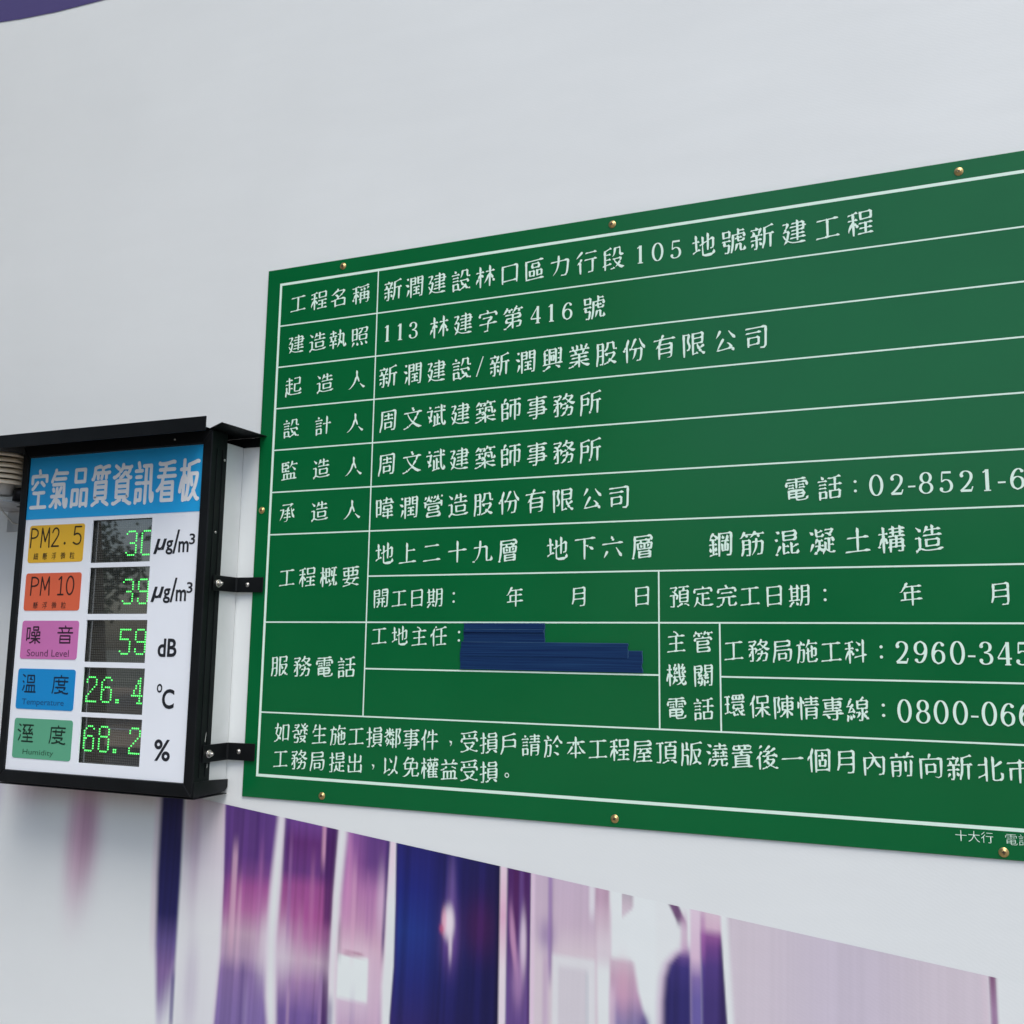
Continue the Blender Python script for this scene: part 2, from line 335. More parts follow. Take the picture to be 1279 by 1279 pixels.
    over(.95 * blob(-.888, -.524, .012, .034, 2.0), c_((206, 200, 212))); over(.8 * blob(-.899, -.523, .006, .026, 1.6), c_((206, 160, 184))); over(.8 * blob(-.904, -.537, .005, .008, 1.2), c_((180, 90, 130))); over(.7 * blob(-.884, -.565, .004, .03, 1.2), c_((204, 196, 210)))
    # K: pink white bar
    over(band(-.780, -.766, .003, .003), vramp([(-.4, (204, 190, 206)), (-.5, (196, 160, 188)), (-.6, (202, 196, 208)), (-.9, (196, 192, 208))]))
    # L: plum panel
    over(band(-.766, path([(-.42, -.716), (-.6, -.717), (-.8, -.713)]), .003, .003), vramp([(-.41, (74, 38, 98)), (-.49, (84, 48, 108)), (-.55, (88, 58, 116)), (-.62, (96, 74, 132)), (-.9, (96, 76, 138))]))
    over(.5 * band(-.740, -.732, .004, .004) * zr(-.56, -.3), c_((108, 84, 146))); over(.5 * band(-.752, -.742, .004, .004) * zr(-.53, -.3), c_((78, 30, 86)))
    over(.9 * blob(-.731, -.545, .007, .06, 1.6), c_((198, 186, 206))); over(.8 * blob(path([(-.48, -.757), (-.54, -.752), (-.62, -.742)]), -.54, .006, .06, 1.6), c_((184, 144, 180))); over(.6 * blob(-.741, -.61, .012, .05, 1.4), c_((168, 136, 178)))
    over(.7 * band(-.722, -.716, .002, .002), c_((74, 42, 104)))
    # M, N: lilac panel with a pale window
    over(band(-.716, path([(-.42, -.588), (-.5, -.586), (-.8, -.580)]), .003, .004), vramp([(-.42, (178, 164, 186)), (-.50, (180, 166, 186)), (-.545, (190, 180, 194)), (-.9, (190, 188, 198))]))
    over(.8 * band(-.716, -.708, .002, .004), c_((200, 184, 206))); over(.75 * band(-.681, -.673, .004, .004) * zr(-.6, -.3, .03), c_((126, 100, 156))); over(.6 * blob(-.684, -.525, .018, .03, 1.2), c_((132, 110, 160))); over(.5 * band(-.691, -.680, .005, .005) * zr(-.95, -.56), c_((164, 140, 176)))
    over(.8 * band(-.672, -.588, .004, .004) * zr(-.9, -.556, .01, .006), c_((197, 202, 210))); over(.95 * band(-.660, -.604, .004, .005) * zr(-1.6, -.575, .01, .008), c_((186, 184, 196)))
    over(.5 * band(-.607, -.600, .002, .002) * zr(-1.6, -.58, .01, .01), c_((172, 178, 190)))
    # O: rosy edge
    over(.8 * band(-.588, -.561, .003, .003) * sm(-.54, -.46, Z), c_((166, 132, 162))); over(.6 * band(-.588, -.556, .003, .004) * zr(-.56, -.46), c_((188, 172, 190))); over(.8 * band(-.600, -.590, .004, .003) * sm(-.5, -.46, Z), c_((200, 202, 212)))
    # P: white gap with a grey wedge and a rising rosy shape
    over(band(-.556, -.474, .004, .006), c_((199, 206, 213))); over(.8 * band(-.537, -.516, .0015, .004) * sm(-.481, -.471, Z - .9 * (X + .537)), vramp([(-.43, (150, 140, 156)), (-.455, (176, 160, 178)), (-.48, (186, 176, 190))]))
    e = path([(-.54, -.524), (-.55, -.515), (-.60, -.507), (-.63, -.498), (-.66, -.487), (-.8, -.482)])
    over(.85 * band(-.562, e, .004, .006) * sm(-.552, -.540, -Z * -1) * 0 + .85 * band(-.560, e, .004, .006) * (1 - sm(-.556, -.540, Z)), vramp([(-.54, (182, 168, 184)), (-.58, (172, 140, 168)), (-.61, (164, 128, 164)), (-.64, (122, 98, 150)), (-.67, (96, 90, 150)), (-.9, (92, 86, 148))]))
    over(.7 * band(-.562, -.550, .003, .006) * (1 - sm(-.62, -.58, Z)), c_((194, 178, 198)))
    over(.6 * blob(-.495, -.655, .010, .018, 1.2), c_((70, 62, 126))); over(.35 * blob(-.535, -.60, .012, .05, 1.2), c_((190, 150, 172)))
    # Q: plum wedge, thread, navy arch
    cx = path([(-.43, -.446), (-.45, -.436), (-.47, -.426), (-.50, -.421)]); over(.9 * band(cx - .010, cx + .007, .004, .003) * zr(-.475, -.40, .012), c_((96, 52, 106)))
    over(.7 * band(-.428, -.416, .005, .003) * zr(-.545, -.46, .02), c_((176, 150, 178)))
    al = path([(-.515, -.420), (-.525, -.432), (-.545, -.449), (-.57, -.457), (-.61, -.461), (-.8, -.464)])
    over(.6 * band(al - .010, -.405, .010, .006) * (1 - sm(-.528, -.495, Z)), c_((168, 136, 176)))
    over(band(al, -.411, .008, .004) * (1 - sm(-.536, -.508, Z)), vramp([(-.52, (104, 78, 138)), (-.55, (60, 52, 116)), (-.60, (48, 44, 104)), (-.9, (46, 42, 102))]))
    # R, S: two bars
    over(band(-.411, -.392, .004, .003), vramp([(-.44, (196, 184, 202)), (-.53, (190, 170, 194)), (-.565, (120, 104, 158)), (-.60, (100, 92, 152)), (-.9, (88, 80, 142))]))
    over(band(-.393, path([(-.45, -.357), (-.52, -.355), (-.66, -.347), (-.8, -.342)]), .004, .003), vramp([(-.445, (192, 178, 194)), (-.475, (188, 166, 188)), (-.49, (132, 86, 144)), (-.51, (104, 68, 132)), (-.54, (78, 60, 124)), (-.60, (66, 54, 114)), (-.9, (60, 48, 110))]))
    over(.5 * band(-.393, -.384, .003, .004) * zr(-.53, -.45), c_((140, 92, 148)))
    over(.6 * band(-.360, path([(-.45, -.356), (-.52, -.354), (-.66, -.346), (-.8, -.341)]), .006, .002) * (1 - sm(-.52, -.48, Z)), c_((48, 32, 90)))
    # U, V: lilac field and the dark rim at its right end
    over(band(path([(-.45, -.345), (-.8, -.328)]), .066, .006, .006), vramp([(-.45, (184, 178, 192)), (-.9, (184, 179, 194))])); over(.35 * blob(-.15, -.55, .10, .6, 1.2), c_((172, 168, 192)))
    over(.6 * band(.058, .068, .006, .003), c_((192, 180, 196))); over(band(.069, .079, .0025, .003), vramp([(-.49, (122, 86, 118)), (-.55, (148, 122, 156)), (-.9, (140, 118, 154))])); over(band(.082, 9, .003, .003), c_((198, 204, 211)))
    img = W * (img / W) ** 1.14
    # soft printed streaks over the dark parts
    dark = np.clip(.80 - img.mean(-1) / W.mean(), 0, 1)
    s = (streak(170, 1) - .5) * .7 + (streak(60, 2) - .5) * .6
    img = img * (1 + ((dark * .75 + .025 * (dark <= .05) * (np.abs(img.mean(-1) / W.mean() - 1) > .04) + .02 * (dark > 0)) * s * .8)[..., None])
    fine = (streak(330, 9) - .5); img = img * (1 + (np.clip(.97 - img.mean(-1) / W.mean(), 0, .5) * fine * .18)[..., None])
    wht = np.array((0.80, 0.84, 0.83))
    return np.clip(img / W * wht, 0.003, .9)
def mural():
    # columns and rows of the printed sheet (its top edge is cut on a slant)
    xs = np.unique(np.concatenate([np.arange(-3.4, -2.2, .02), np.arange(-2.2, .12, .0026), np.arange(.12, .6, .02)]))
    top = lambda x: -.3365 - .1074 * (x + 1.443)
    t = np.concatenate([np.linspace(0, .62, 125), np.linspace(.63, 1, 16)])
    X, T = np.meshgrid(xs, t)
    Tp = top(X); Z = Tp + T * (-EYE / K - Tp)
    colr = picture(X, Z)
    nx, ny = len(xs), len(t)
    V = np.stack([X * K, np.full_like(X, WALL_Y - .0012), Z * K + EYE], -1).reshape(-1, 3)
    V[:, 2] = np.maximum(V[:, 2], .004)
    idx = np.arange(nx * ny).reshape(ny, nx)
    Fc = np.stack([idx[:-1, :-1], idx[1:, :-1], idx[1:, 1:], idx[:-1, 1:]], -1).reshape(-1, 4)
    me = bpy.data.meshes.new('mural'); me.from_pydata(V.tolist(), [], Fc.tolist())
    a = me.color_attributes.new('print', 'FLOAT_COLOR', 'POINT')
    a.data.foreach_set('color', np.concatenate([colr.reshape(-1, 3), np.ones((nx * ny, 1))], 1).astype(np.float32).ravel())
    return link('light_streak_picture', me, banner_material('picture_vinyl', attr='print'), hoarding)
mural()

# ------------------------------------------------------------------ lettering
GLYPHS = {
'一':'09509050',
'上':'46598359 46894612 09129012',
'下':'67528242 485955596155 09848984 47834708',
'主':'488655795571 09104911 399042904886 49714911 49119010 19428042 14718571',
'九':'06101110 12656865 68656911 691174098910 912392148910 39893969354226231714',
'事':'206122604960 21722061 21727871 78717760 49607760 10848984 16228022 08359135 79478022 17477947 33074507 499048104507',
'二':'10188918 18768076',
'人':'6927821488109211 4964466243523634252211100710 4990496453606140',
'以':'202415191416 7887755769387328 20244533 20822024 38094410 44795463 73288714 653055184511 65307328',
'件':'196313610956 09560750 43718671 35419041 63906308 27922889217319632008 458543713657',
'任':'136007540749 36923088 216516631360 34489148 63816311 38118911 3779638184888886 2781227321652208',
'份':'620971087511 7189796990569152 565351294417 56537953 795379277511 186313610956 34563956 34563251 09560850 395644535552 56905288457039613956 27902174186320602008',
'保':'62618562 84878562 41868487 41864162 41626261 196514630956 871690139414 634070358716 62616208 34435643634069439043 29902174196521622107 31143413 6340583841193413',
'個':'62497448 74487327 52287327 52485228 52486249 37138713 1864116106540650 47657865 62756249 88858808 38858885 38853707 2590207618691908',
'免':'52678265 82658242 58428242 3591348820721967 19671942 19425841 584158156010 60108710 902190148710 288036846084 608460795267 43323724271512090710 1064196749675065 506548464435',
'內':'53695065 53698568 856885138310 14681408 146844695065 690874078310 3588428346775065594764407333 50654661414835402531 22322531',
'公':'221734167620 348730782064 6239683675257620 762080188510 678271758955 455525242217',
'六':'09648964 49825276 27351414 45904883 65458613',
'凝':'42345434 42514234 41253112 62888688 868886868481 60226423 602255095505 10841976 634462286423 19410918 76359035 328138815086 84817672 34593353 335331512843 230826083112 75577513 61579057 90578947 53745470 54705267 34675267 319131703467 4125472151185115 41344125 28344134 33525252 672070157513780990089511 6376677676728167',
'出':'49904914 80818055 19558055 19811955 14411413 14138413 84418408',
'前':'15284428 83618210 690978088210 15444444 63596325 67769075 28883282 32823176 44594310410837073009 15604459 15601508 73906575 09756575',
'力':'571069087610 8569822579157610 12698569 44904469414934312016',
'務':'244819451537 5620471142083909 700878078210 09863786 378637813376 14360827 5676527547714571 42533739 33762467 863687278210 47368636 13722467256324532512251021081410 56766071805589519653 59828680 8680857681706456 6546654062305620 62915982 56805982 56805676 4057425348506054 08574057',
'北':'10653565 092229303530 36883609 59896013 6013641070098811 9032922591158811 877267586056',
'區':'12128912 12861212 12868587 39743958 39586958 68746958 39746874 61458045 80458126 61258126 61456125 28454745 47454725 28264725 28452826',
'十':'09549054 50905008',
'受':'7145724371396633 27447145 071014084317 09871385218576918589 53205617771087089110 47795071 663355235320 45195320 19782473 24732463 87638850 116372638763 11631050 23452744 27442839333244234519 8180787874717263',
'口':'17198219 17801610 17808280 82808210',
'司':'13686568 848484128109780969086610 12858484 19255826 58505826 20505850 20501919',
'名':'29128012 42913982 758175776464 39827581 286432644256 425643484043 4256475249536464 39823481166813660967 28402808 0738123635437942 79428008',
'向':'46904175 34286528 64546528 34546454 34543421 14741308 14748673 867386128308750770076610',
'周':'29545054 32696969 50557154 50775055 19861840142208090905 19868386 83868211810877076708 34196520 65396520 35396539 35393414',
'品':'26872661 26617361 73877361 26877387 57128712 12123912 39433912 12433943 12431108 87438708 58438743 58435708',
'噪':'10811032 10322631 27812631 10812781 88129212 48874972 49727872 78877872 48877887 301134103611 11311023 38124516572670319031 576157486336642863266308 39615761 39613945 394554456541 69456541 69458845 88628845 70628862 70626945 3731563164288812',
'土':'49904912 15598459 08129012',
'地':'902491218812 46814658 455446154811540983098812 20902132 08673167 66916630 082521323435 36524554 46584554 4658626270678672 867287418535 78338535',
'執':'1665155718511644 38583444 623856225012 922493189110 86109110 8171812783188610 52728171 639163546244 27432708 08274527 12814181 27912766 08654465 11444244 54486244 62446238 623870337227',
'大':'106244625059 53628962 53625059 861188109311 509048645059652974198412 505946563937282312100610',
'如':'051011092116 56178717 29252116 25342925 25343636 437040483636 08714370 87808712 56808780 56805610 14444218 249022741444',
'字':'12801168 12805181 86808768 45924890518152808680 27626662 11388838 340838074809 66626557524849434809',
'完':'364333252716 0510090816092716 604360166310 6310660985098811 42934790 26627262 902090158811 47905180 09448944 12791165 127951808679 86798765',
'定':'49377837 48895180 49604912 25607560 12801166 128051808680 86808766 24462544222915160909 2229272832214014521088099412',
'專':'490954076508 26223615 26292623 10848784 19628062 664067106508 49914941 08299129 7973805279517050 19727973 19722051 20517050 11404941664075428440',
'局':'855285288211770768076509 19528552 34196419 64386419 34386438 34383414 19861847132408120908 19867886 78867968 19677968',
'屋':'41574353 25574157 43533541 22095510 67517051 70577051 55405609 56099009 30268226 18708471 82868471 18868286 188616381013 435347578757 705174477543 754380428538 304055407543',
'層':'09120907 56605640 34098009 34208020 72546747 40544547 79308009 35307930 35303409 295930614361 29593040 30408240 84608240 74618460 69737461 17736973 427241674361 436156606861 75736861 75738473 82878473 18878287 188716381013',
'工':'49794916 49169015 09154915 14798579',
'市':'52769076 49865276 09765076 50764908 652077208123 80568123 19568056 19561819',
'師':'12403539 35393516 12163516 20773576 35763556 12553556 49674822 49678867 886788268622 782380228622 68866808 11761110 11762077 289323902077 45869086',
'年':'54795408 25578457 25572530 26808679 09309030 3493299026802378136311610661',
'度':'1680153812200909 16805481 230931095013 46225013 38343830 5390548256819081 25638963 73717247 42477247 41714247 27357735 773577317225 6413691188079310 63186413 55156318 46225515',
'建':'268525771865 10852685 22231212 18641557 36298929 40438543 42838283 82838357 41568357 61916120 36709070 104215312223351452108810 29562223 115615572956',
'後':'6320840989089309 299226912084 330837085013 20542107 7963825786558950 287022612054 55535241 47365824 37725970 345537534555555359558256 609144764372 473643363731 47394736 52414739 52417840 78407938763167225113 5970576647604555 8181757967725970 205414510845',
'微':'54405523 36405440 364035242909 71728870 72927172 53195214 71198022 80228515 45914566 08480643 715374377833 66547153 622555235319 175412530848 315360526654 71716447 32843365 33655765 58845765 21910773 88708757824081367833 783377277119 23701963175418521807',
'情':'40228322 40358335 26773067 19911907 09720752 38728672 36848884 61916260 710877078209 83478209 41488347 41484008 33609160',
'懸':'32253411 633567347235 72557235 21342934 30512934 67196914 69146510 341140096510 87439038 16704270 432947295723 81238914 68706865 63706870 62746370 55715870 62745870 40454638 16614261 698568816274 182515191012 8164856286599054 16784278 60475437 42874252 16884287 16881652 555672558658 095230514752 5485698583898988 7772737062606156 19461035',
'戶':'21397939 21657865 78657934 218071907889 2180213917240909',
'所':'13674066 40663944 13443944 79577908 48144509 568156365119 568186899088 56579157 1381133408110806 138141884687',
'承':'846078547452 708669816277 32286728 38596159 36446344 706877408723 557250685012480945093409 11652865 2865286021370918 238770867787',
'提':'080914081910 19421910 46245216 64318531 45384425 39183208 44758375 442542244019 20912044 07713071 63486311 82898375 44888289 44884462 44628362 83758362 39488948 0640184220443047 5216571266099009',
'損':'45498649 731679158809 47874873 48738473 83888473 47878388 46123908 35093908 45368636 532353194914 229122112008 11082008 08713371 45255323 45614525 45618662 86628724 53238724 054108403547',
'文':'071011092816 331946285527 747372646753 66525335 53355527 508651835581 459248905087 09739073 2473256731544536691785109211',
'斌':'287226522343 45846384 234323352831 135219452343 43504313 19902384 84878980 233520311826 57426642 7491754479178510 85109010 912593199010 41689168 08723372 56575715 37116916',
'新':'80578008 27883081 30814681 14280819 40314521 28583659 437639723659 167419681659 09812981 36594858 20092609 285828132609 08424642 588184898888 58815840562550115108 08582858 58589158',
'於':'385437283412 18543854 231029093412 699168867082 552458247514 62527147 08754175 187418541636142308110807 21932881 737977729060 7082648156684759',
'施':'3754362834113208280723072010 18553754 560961078808 911690118808 248826842575 55789077 783081288530 545954135609 70677024 464151425847675074558658 865887328530 19751634132008100907 08754075 57925890557852754663',
'日':'21507850 21157815 78847810 22847884 22842109',
'暐':'664482448445 82598445 45588259 45584644 46446644 58848184 81848270 11563056 43845684 44254418 44189018 40338733 66446608 11851119 11853084 30843028 11273028 55709170 39705571 59915571',
'月':'5609590867087510 23397738 24627762 248523391620 24857686 768677147510',
'有':'29267726 29437743 09783578 38798978 28581748 77597712750873086208 285832607759 459341903879 35773879 357728582808',
'服':'144111210809 851289099309 72268512 615361476736 14643564 52875207 52878687 86878568 73678568 14413541 14871441 14873687 368736113208 25083208 58106109 722672196109 72267827 885386447827 52548853',
'期':'61418741 37214312 61648764 24241921 121209080608 17474147 17634163 18201212 08784978 41904132 41324931 17901731 07314131 6086614158225309 60868786 87868812860983087509',
'本':'40703657 58706160 26267226 49904908 10708870 325223381026 88269226 6553734180338826',
'板':'566257536239 692879158710 22592858 28583153 871090099210 315334483445 09723472 4581708584888987 4581454242243509 23912308 2259165307310726 6923521048094510 69286923 84628558804274316928 46628462',
'林':'265820541644 725777548339 85359026 265832573850 635367567257 09704170 26912608 635358414624 537070698970 70907069725770547008 154108300725',
'業':'061111102314 68736357 40914174 41745874 407435743270 32703657 80907886 788575817574 24812474 189020892384 49564908 19448044 14578657 1030562959308930 58915974 59748974 56296023731587109311 423040252515 10743074 30743270',
'概':'19911971 19712770 19572553 19701957 51375724 09701970 1849134607290723 36695469 773873366824 631756085407 46253620 265128472841 67736552 65529052 36505451 54855451 36855485 36853722 65868986 1956185219461907 912292159009 781084089009 79857968754378357810',
'構':'22703470 22912270 215416500830 215427533244 08702269 32443437 07290725 46368636 42849084 44728872 54915460 77917760 39236523 65249223 65596524 7309760783078609 86478609 46488647 46484507 40599159 22692207',
'機':'41545355 39574154 19732672 19911973 40803671 755677518345 83458340 78897582 423038203212 135406330627 13542154 265127472743 87648857 731879108708 9021921590108708 75568857 37714671 21541953 19531907 08721872 51635355 187218602154 75817173 67747173 449144884181 78738070 72737873 6091634468277318 85777256 35408940 42315324 42464231 51774973467144653957 83337422731855085209',
'權':'20732972 20912073 15552455 155507330626 20542007 20542455 415845574854 41714158 41715871 58715858 485451575858 69717057 70578758 87718758 69718771 207219602455 08722072 443938373534 27523046 51525353 48545152 45228622 45338633 37849184 75917579 52915279 6958665269446911 45119111 474550448944 4745454444394511 48544745',
'段':'410945085411 7788786179609159 57887788 5788556951604757 814681417834 544357468146 15473747 15673767 07244029 15821509 158237914190 50465246 524654435636801287099410 773270226115',
'氣':'26838882 17587358 735876237815840887089010 47226014 28708070 384938363530 353038273808 902492209010 28902683 268323821065 19482244 59505039 11323032353041326432 353012110711',
'浮':'83787869 41754469 155920562457 3785628784918989 244025361415 40577656 09621460 58776268 14892085 34348934 470954076109 7656745262406109',
'混':'86389038 39355635 673074318537 38728272 14892384 39105713 13121307 09621658 26361414 81878272 38878187 38873957 39578157 82728157 39463910 911991148909 681171098909 67456811',
'溫':'68406810 56696271 62716867 41874154 41548155 80878155 41878087 223923351518 15602055 617960755669 53405310 38413710 38418441 84418510 28109110 13902682',
'溼':'52555447 84558943 203921351215 35644364 43644561 38874181 33873887 407536693564 13892184 41814682 54475843 65647764 36465447 456138513646 37298629 61366110 738673796564 30109110 44874181 44879087 614865468648 846980657764 7764766069526847 07642156',
'潤':'203921351215 33745274 66748774 13891985 59465918 47347134 44187518 66618760 66876661 66878787 878787128608 77078608 33605361 53875361 32875387 32873207 46477347 07642156',
'澆':'270932083609 31424443 703170117208 72088908 911691118908 503149224617 461741123609 40838583 34565656 65568956 76627643 44445644 44624444 61916171 22351212 63439143 32319131 34709070 07642156 12902582',
'照':'48554934 49348534 85558534 48558555 628761805773 5524592263096508 81218810 5773486444634264 19231007 37213909 13633463 13871232 13873587 35873538 13373538 45878787 87878782856882667366',
'營':'21242009 21247924 79248009 26482735 27357236 72487236 26487248 29912677 68777574 20098009 12651148 42863981 70916877 26771870 26774069 4869526756686877 89878584 158711800979 58875179 14598759 056812651459 856887648748',
'版':'34423407 14433442 606262497319 31913164 731988099109 731957095509 51845141482044094506 518487909288 8662875986528036 51628662 14643964 14891338112007100805',
'環':'71887173 37629062 56885673 48106513 47244810 302236204724 583557315127 07191823 82257621 89288325 87109310 18242725 18841824 08562556 71738673 86888673 41888688 41884173 41737173 07852785 65367123762078168710 44376536 44514437 44518450 84508336 66368336',
'生':'309126882272 22721868 16641157 22728572 20438143 50905011 09109010',
'發':'76906681 74458844 73627445 54627362 546253534945 84628960 5490588363796774 78727566 75668462 177822743074 50275921 898087807872 67747170 71707872 681973138108 161020083209 3629372636143209 16293629 17451629 1745354545434945 17874087 4087398324682263 37613944 0460095917633761 48347834 78347931762662144607',
'益':'63608153 40414011 074914482152 59415911 259128893184 318434803272 668065786672 71886680 35602454 10728972 08109010 78417811 21417841 21412111',
'監':'38353910 20343835 20342010 39345934 59345910 78347810 59347834 6491627860765464 29872975 29602947 62779177 08109010 11874688 11871147 11474846 12614461 43754461 12754375 67648349',
'看':'29237923 29357935 29107910 09608960 16748474 29467847 78477910 294610310731 13881586448678908489 4486437839703864325729462910',
'科':'50585853 248532883788 245330523447 344738413838 78917808 45289135 08633963 24842408 08842484 2453184807280722 53856773',
'程':'49875062 50628663 85878663 49878587 334537403735 184821512451 24513345 47298729 67476710 24852408 41109110 184807280722 08633763 45478947 0883248534893888',
'稱':'225028483145 408546838789 86798071 225016471032 63786869 238531883687 09300723 31453539 48755268 46428642 08623562 66616627 46574608 46578756 87568609840779077409 39269226 22842208 058408822284',
'空':'14512154 60657558 11795179 11791164 47914888 21424941 49414911 4987518052798779 87798867 49427742 406538652556 11108810',
'第':'090913081609 2184188210710771 671277118114 23912184 65936191 31823473 73827773 61916084 843284248114 183346328432 20481833 20488148 81638148 16638163 463233201911 218431824683 608473829083 48725172 608457825172 463248284808 486348364632',
'筋':'17464046 69819082 28813074 700980088411 163014191009 875386238411 51548753 16314030 16611631 16614061 406140113908 29083908 5990588645724371 64646442623055164908 68827371 157922824282517960826882 2191157908710571',
'管':'17842884 288432753573 60915883 29834584 78257910 24257825 56815477 24107910 72839084 58837184 71847575 189319891784 13790873 48715064 25522410 25527451 74517338 24387338 14641355 146450648564 85648655',
'築':'77668043 51667766 516650524446 24642448 09652464 19852684 26842975 57856984 69847375 69849184 44463840 34413840 24653865 80439043 915292479043 19850775 59309030 59305727 59566950 20911985 46303119 268443844881 59915785 041212113019 463049264908 4446493649334630 084436494446 41754775 48814775 488153815785 093054296122741588119513',
'粒':'314035353531 546351595824 45738873 806181597312 214626453140 37853168 09851369 214616431131 619263906582 113007250718 08583658 41119111 229121462207',
'細':'31313816 187911691063 106316622665 29553254 32543543 23901981 243122282313 10270809 68856815 48508850 48158815 054119413543 88858810 48868885 48864809 3277307113451141',
'線':'48678667 30313420 763377268418 21282313 44385737 573755284719 23902186 1028112707100808 12413243 560958076709 69356709 65906482 71936590 685268387134 87407633 90139214 84189013 06632362 48806482 48804853 48538652 86808652 64828680 208411681063 285531533538 29692765236222571241',
'置':'09624662 60886175 38886088 22417641 22217621 48638862 46624652 22317631 48734863 37883875 16883788 16881575 1575167483748575858783886188 080976109009 76517610 225046527651 22502210',
'股':'14413441 77878062 55877787 558754725165 824077327023 62257023 420948105613 42594558 51654558 6225761388089009 63185814 62256318 50475140 80629061 14643464 45478347 83478240 14881441112108100906 14883587 358735123309 24093309',
'興':'36873531 36876386 63866331 73498349 14841568 148426892888 15492650 15491531 44625562 55625444 44455444 44624445 64228113 15672668 15671550 43745574 73688468 08091209 84868331 73878486 08319031 372133211510',
'號':'15531337 13373236 323630182811 16092608 28112608 11881167 11673467 34883467 11883488 922192129010 78109010 763476147810 62347634 623458185512 68468646 88498646 86538849 67858785 56577959 07533653 90728960 67739072 67916773 47716772 477146334007 666466506846',
'行':'215116501146 75577510 580871087510 276323572151 21512207 46858885 42589058 30920771',
'要':'10081608401244134618 60876053 16536053 15721653 15728372 83728353 60538353 10878887 09389038 7037693259215818 272446185818611583089009 378737564046394229292825 20222825',
'計':'13624062 23912784 09754475 13493949 70887008 51579057 15134013 39354013 15353935 15351408',
'訊':'11493449 11623362 07753775 57855707 43497049 912693209111 88109111 8085822185138810 45858085 12133413 34353413 12353435 12351108 19922482',
'設':'778777687962 55887787 558853724761 20912484 71277117 71177912 58287127 514750415828 11493549 11623562 712762174710 801287099110 07753975 79628961 44478247 824782418038 34353612 12353435 12351208 1213311344084710',
'話':'19922582 50118511 11493449 11623462 07753775 47609160 68856837 86378511 503768378637 50375011 12133513 34353513 12353435 12351108 44855283688583908788',
'請':'51378537 20902384 11623262 51258525 07753675 11493249 48748874 45858985 67916762 52505107 52508549 8549850982077407 11133413 33353413 11353335 11351108 43619161',
'資':'6474597452683963 21457845 076511643071 64747368 746786629063 21347834 82777874 14892983 50914985 39633857 85848277 21563857 21562222 7757782477222222 38577757 0709130834154116 6015651686089308 498539773777 498585849186',
'質':'22467646 75767565 56777576 56875677 568782918790 110835163815 56775165 22347634 34764577 63168808 32773465 16773277 75769077 76577634 22567657 2256222323227522 76347522 178839914590 1788167713701064 06641064',
'起':'5826622385238925 585957325826 58598559 11251724 112508100805 903691308925 29153212481089109513 85878559 56878587 29404440 134612311724 172423182816 08614561 11804380 279129402816',
'造':'42458245 82458224 42248224 42454224 21532118 08532153 11110905 21181111 41788679 62916260 34609060 21183711440990109514 458941783570 11882475',
'鄰':'88858060 688686868885 68866807 05571157 162819262326 32724663 48625459 13381033 488643804180 79218724 168821822075 38225722 39343822 38425742 50495007 3272277017601157 19501642 16422842 284229371716 33913354 10742674327237745674 80607956 79568549893889278724',
'鋼':'45874407 45878987 898789108808840778077508 33393027 10381225 57786069 21673167 14672167 11721467 21672214 08503450 54607960 09113616 56485725 57257726 77487726 7677736467576726 2186317937723769 2290218617841172',
'開':'26303830 383036193212 13744174 39473831 57748674 321228092509 59475909 38317330 58608660 8787588857875860 87878712860982087507 72107507 28477147 12871208 12874088 40884160 13604160',
'關':'29194218 28282919 6162615756525548 61628662 51485548 70276919 57758675 69525942 421840133308 44364531 453143294218 12754175 69427037 55196919 42424337 57646162 58885764 58888787 878787118609 770883088609 416337623155 1287408841874163 12871208 55285508 25364337 12623062 30623047 30473546 425135462937 55486047 60475936 59367037',
'限':'88397430 47698369 7819871189109311 47116514 47864711 47868486 84868350 47508350 12871207 12873386 33862662344734373031 25303031 64506443683569327430 743074247819',
'陳':'213124302932 341437134016 44538553 39818981 66368616 11871107 118729873186 31862463314531362932 663664346408 649164416636 433956396636 44674339 44678567 85678639 5735663672398639 573548234016',
'電':'60557955 51096207860890129118 22653865 20553855 60657665 87768862 11768776 11761162 20327932 49874954 204478447943792278202020 20442016 168849878288 484448155109',
'音':'23277727 48925182 23107710 297532703460 23442310 23447644 76447710 09598959 14828582 688270746560',
'頂':'238423152111 091212102111 3509390855165917 48418741 67866472 781689099308 48568756 72167716 47716472 47714726 47268725 87708725 64728770 07853585 44879187',
'預':'0910120820082309 23552309 32782569 51568756 69866772 51418741 1871246931613155 358736843278 09873587 40084307 631758164307 51706772 51705126 51268725 87708725 67728770 47879087 405540483639 07554055 7416811591089308'}
def _chaikin(P):
    if len(P) < 3: return P
    for _ in range(2):
        Q = [P[0]]
        for a, b_ in zip(P[:-1], P[1:]): Q += [a * .75 + b_ * .25, a * .25 + b_ * .75]
        Q.append(P[-1]); P = np.array(Q)
    return P
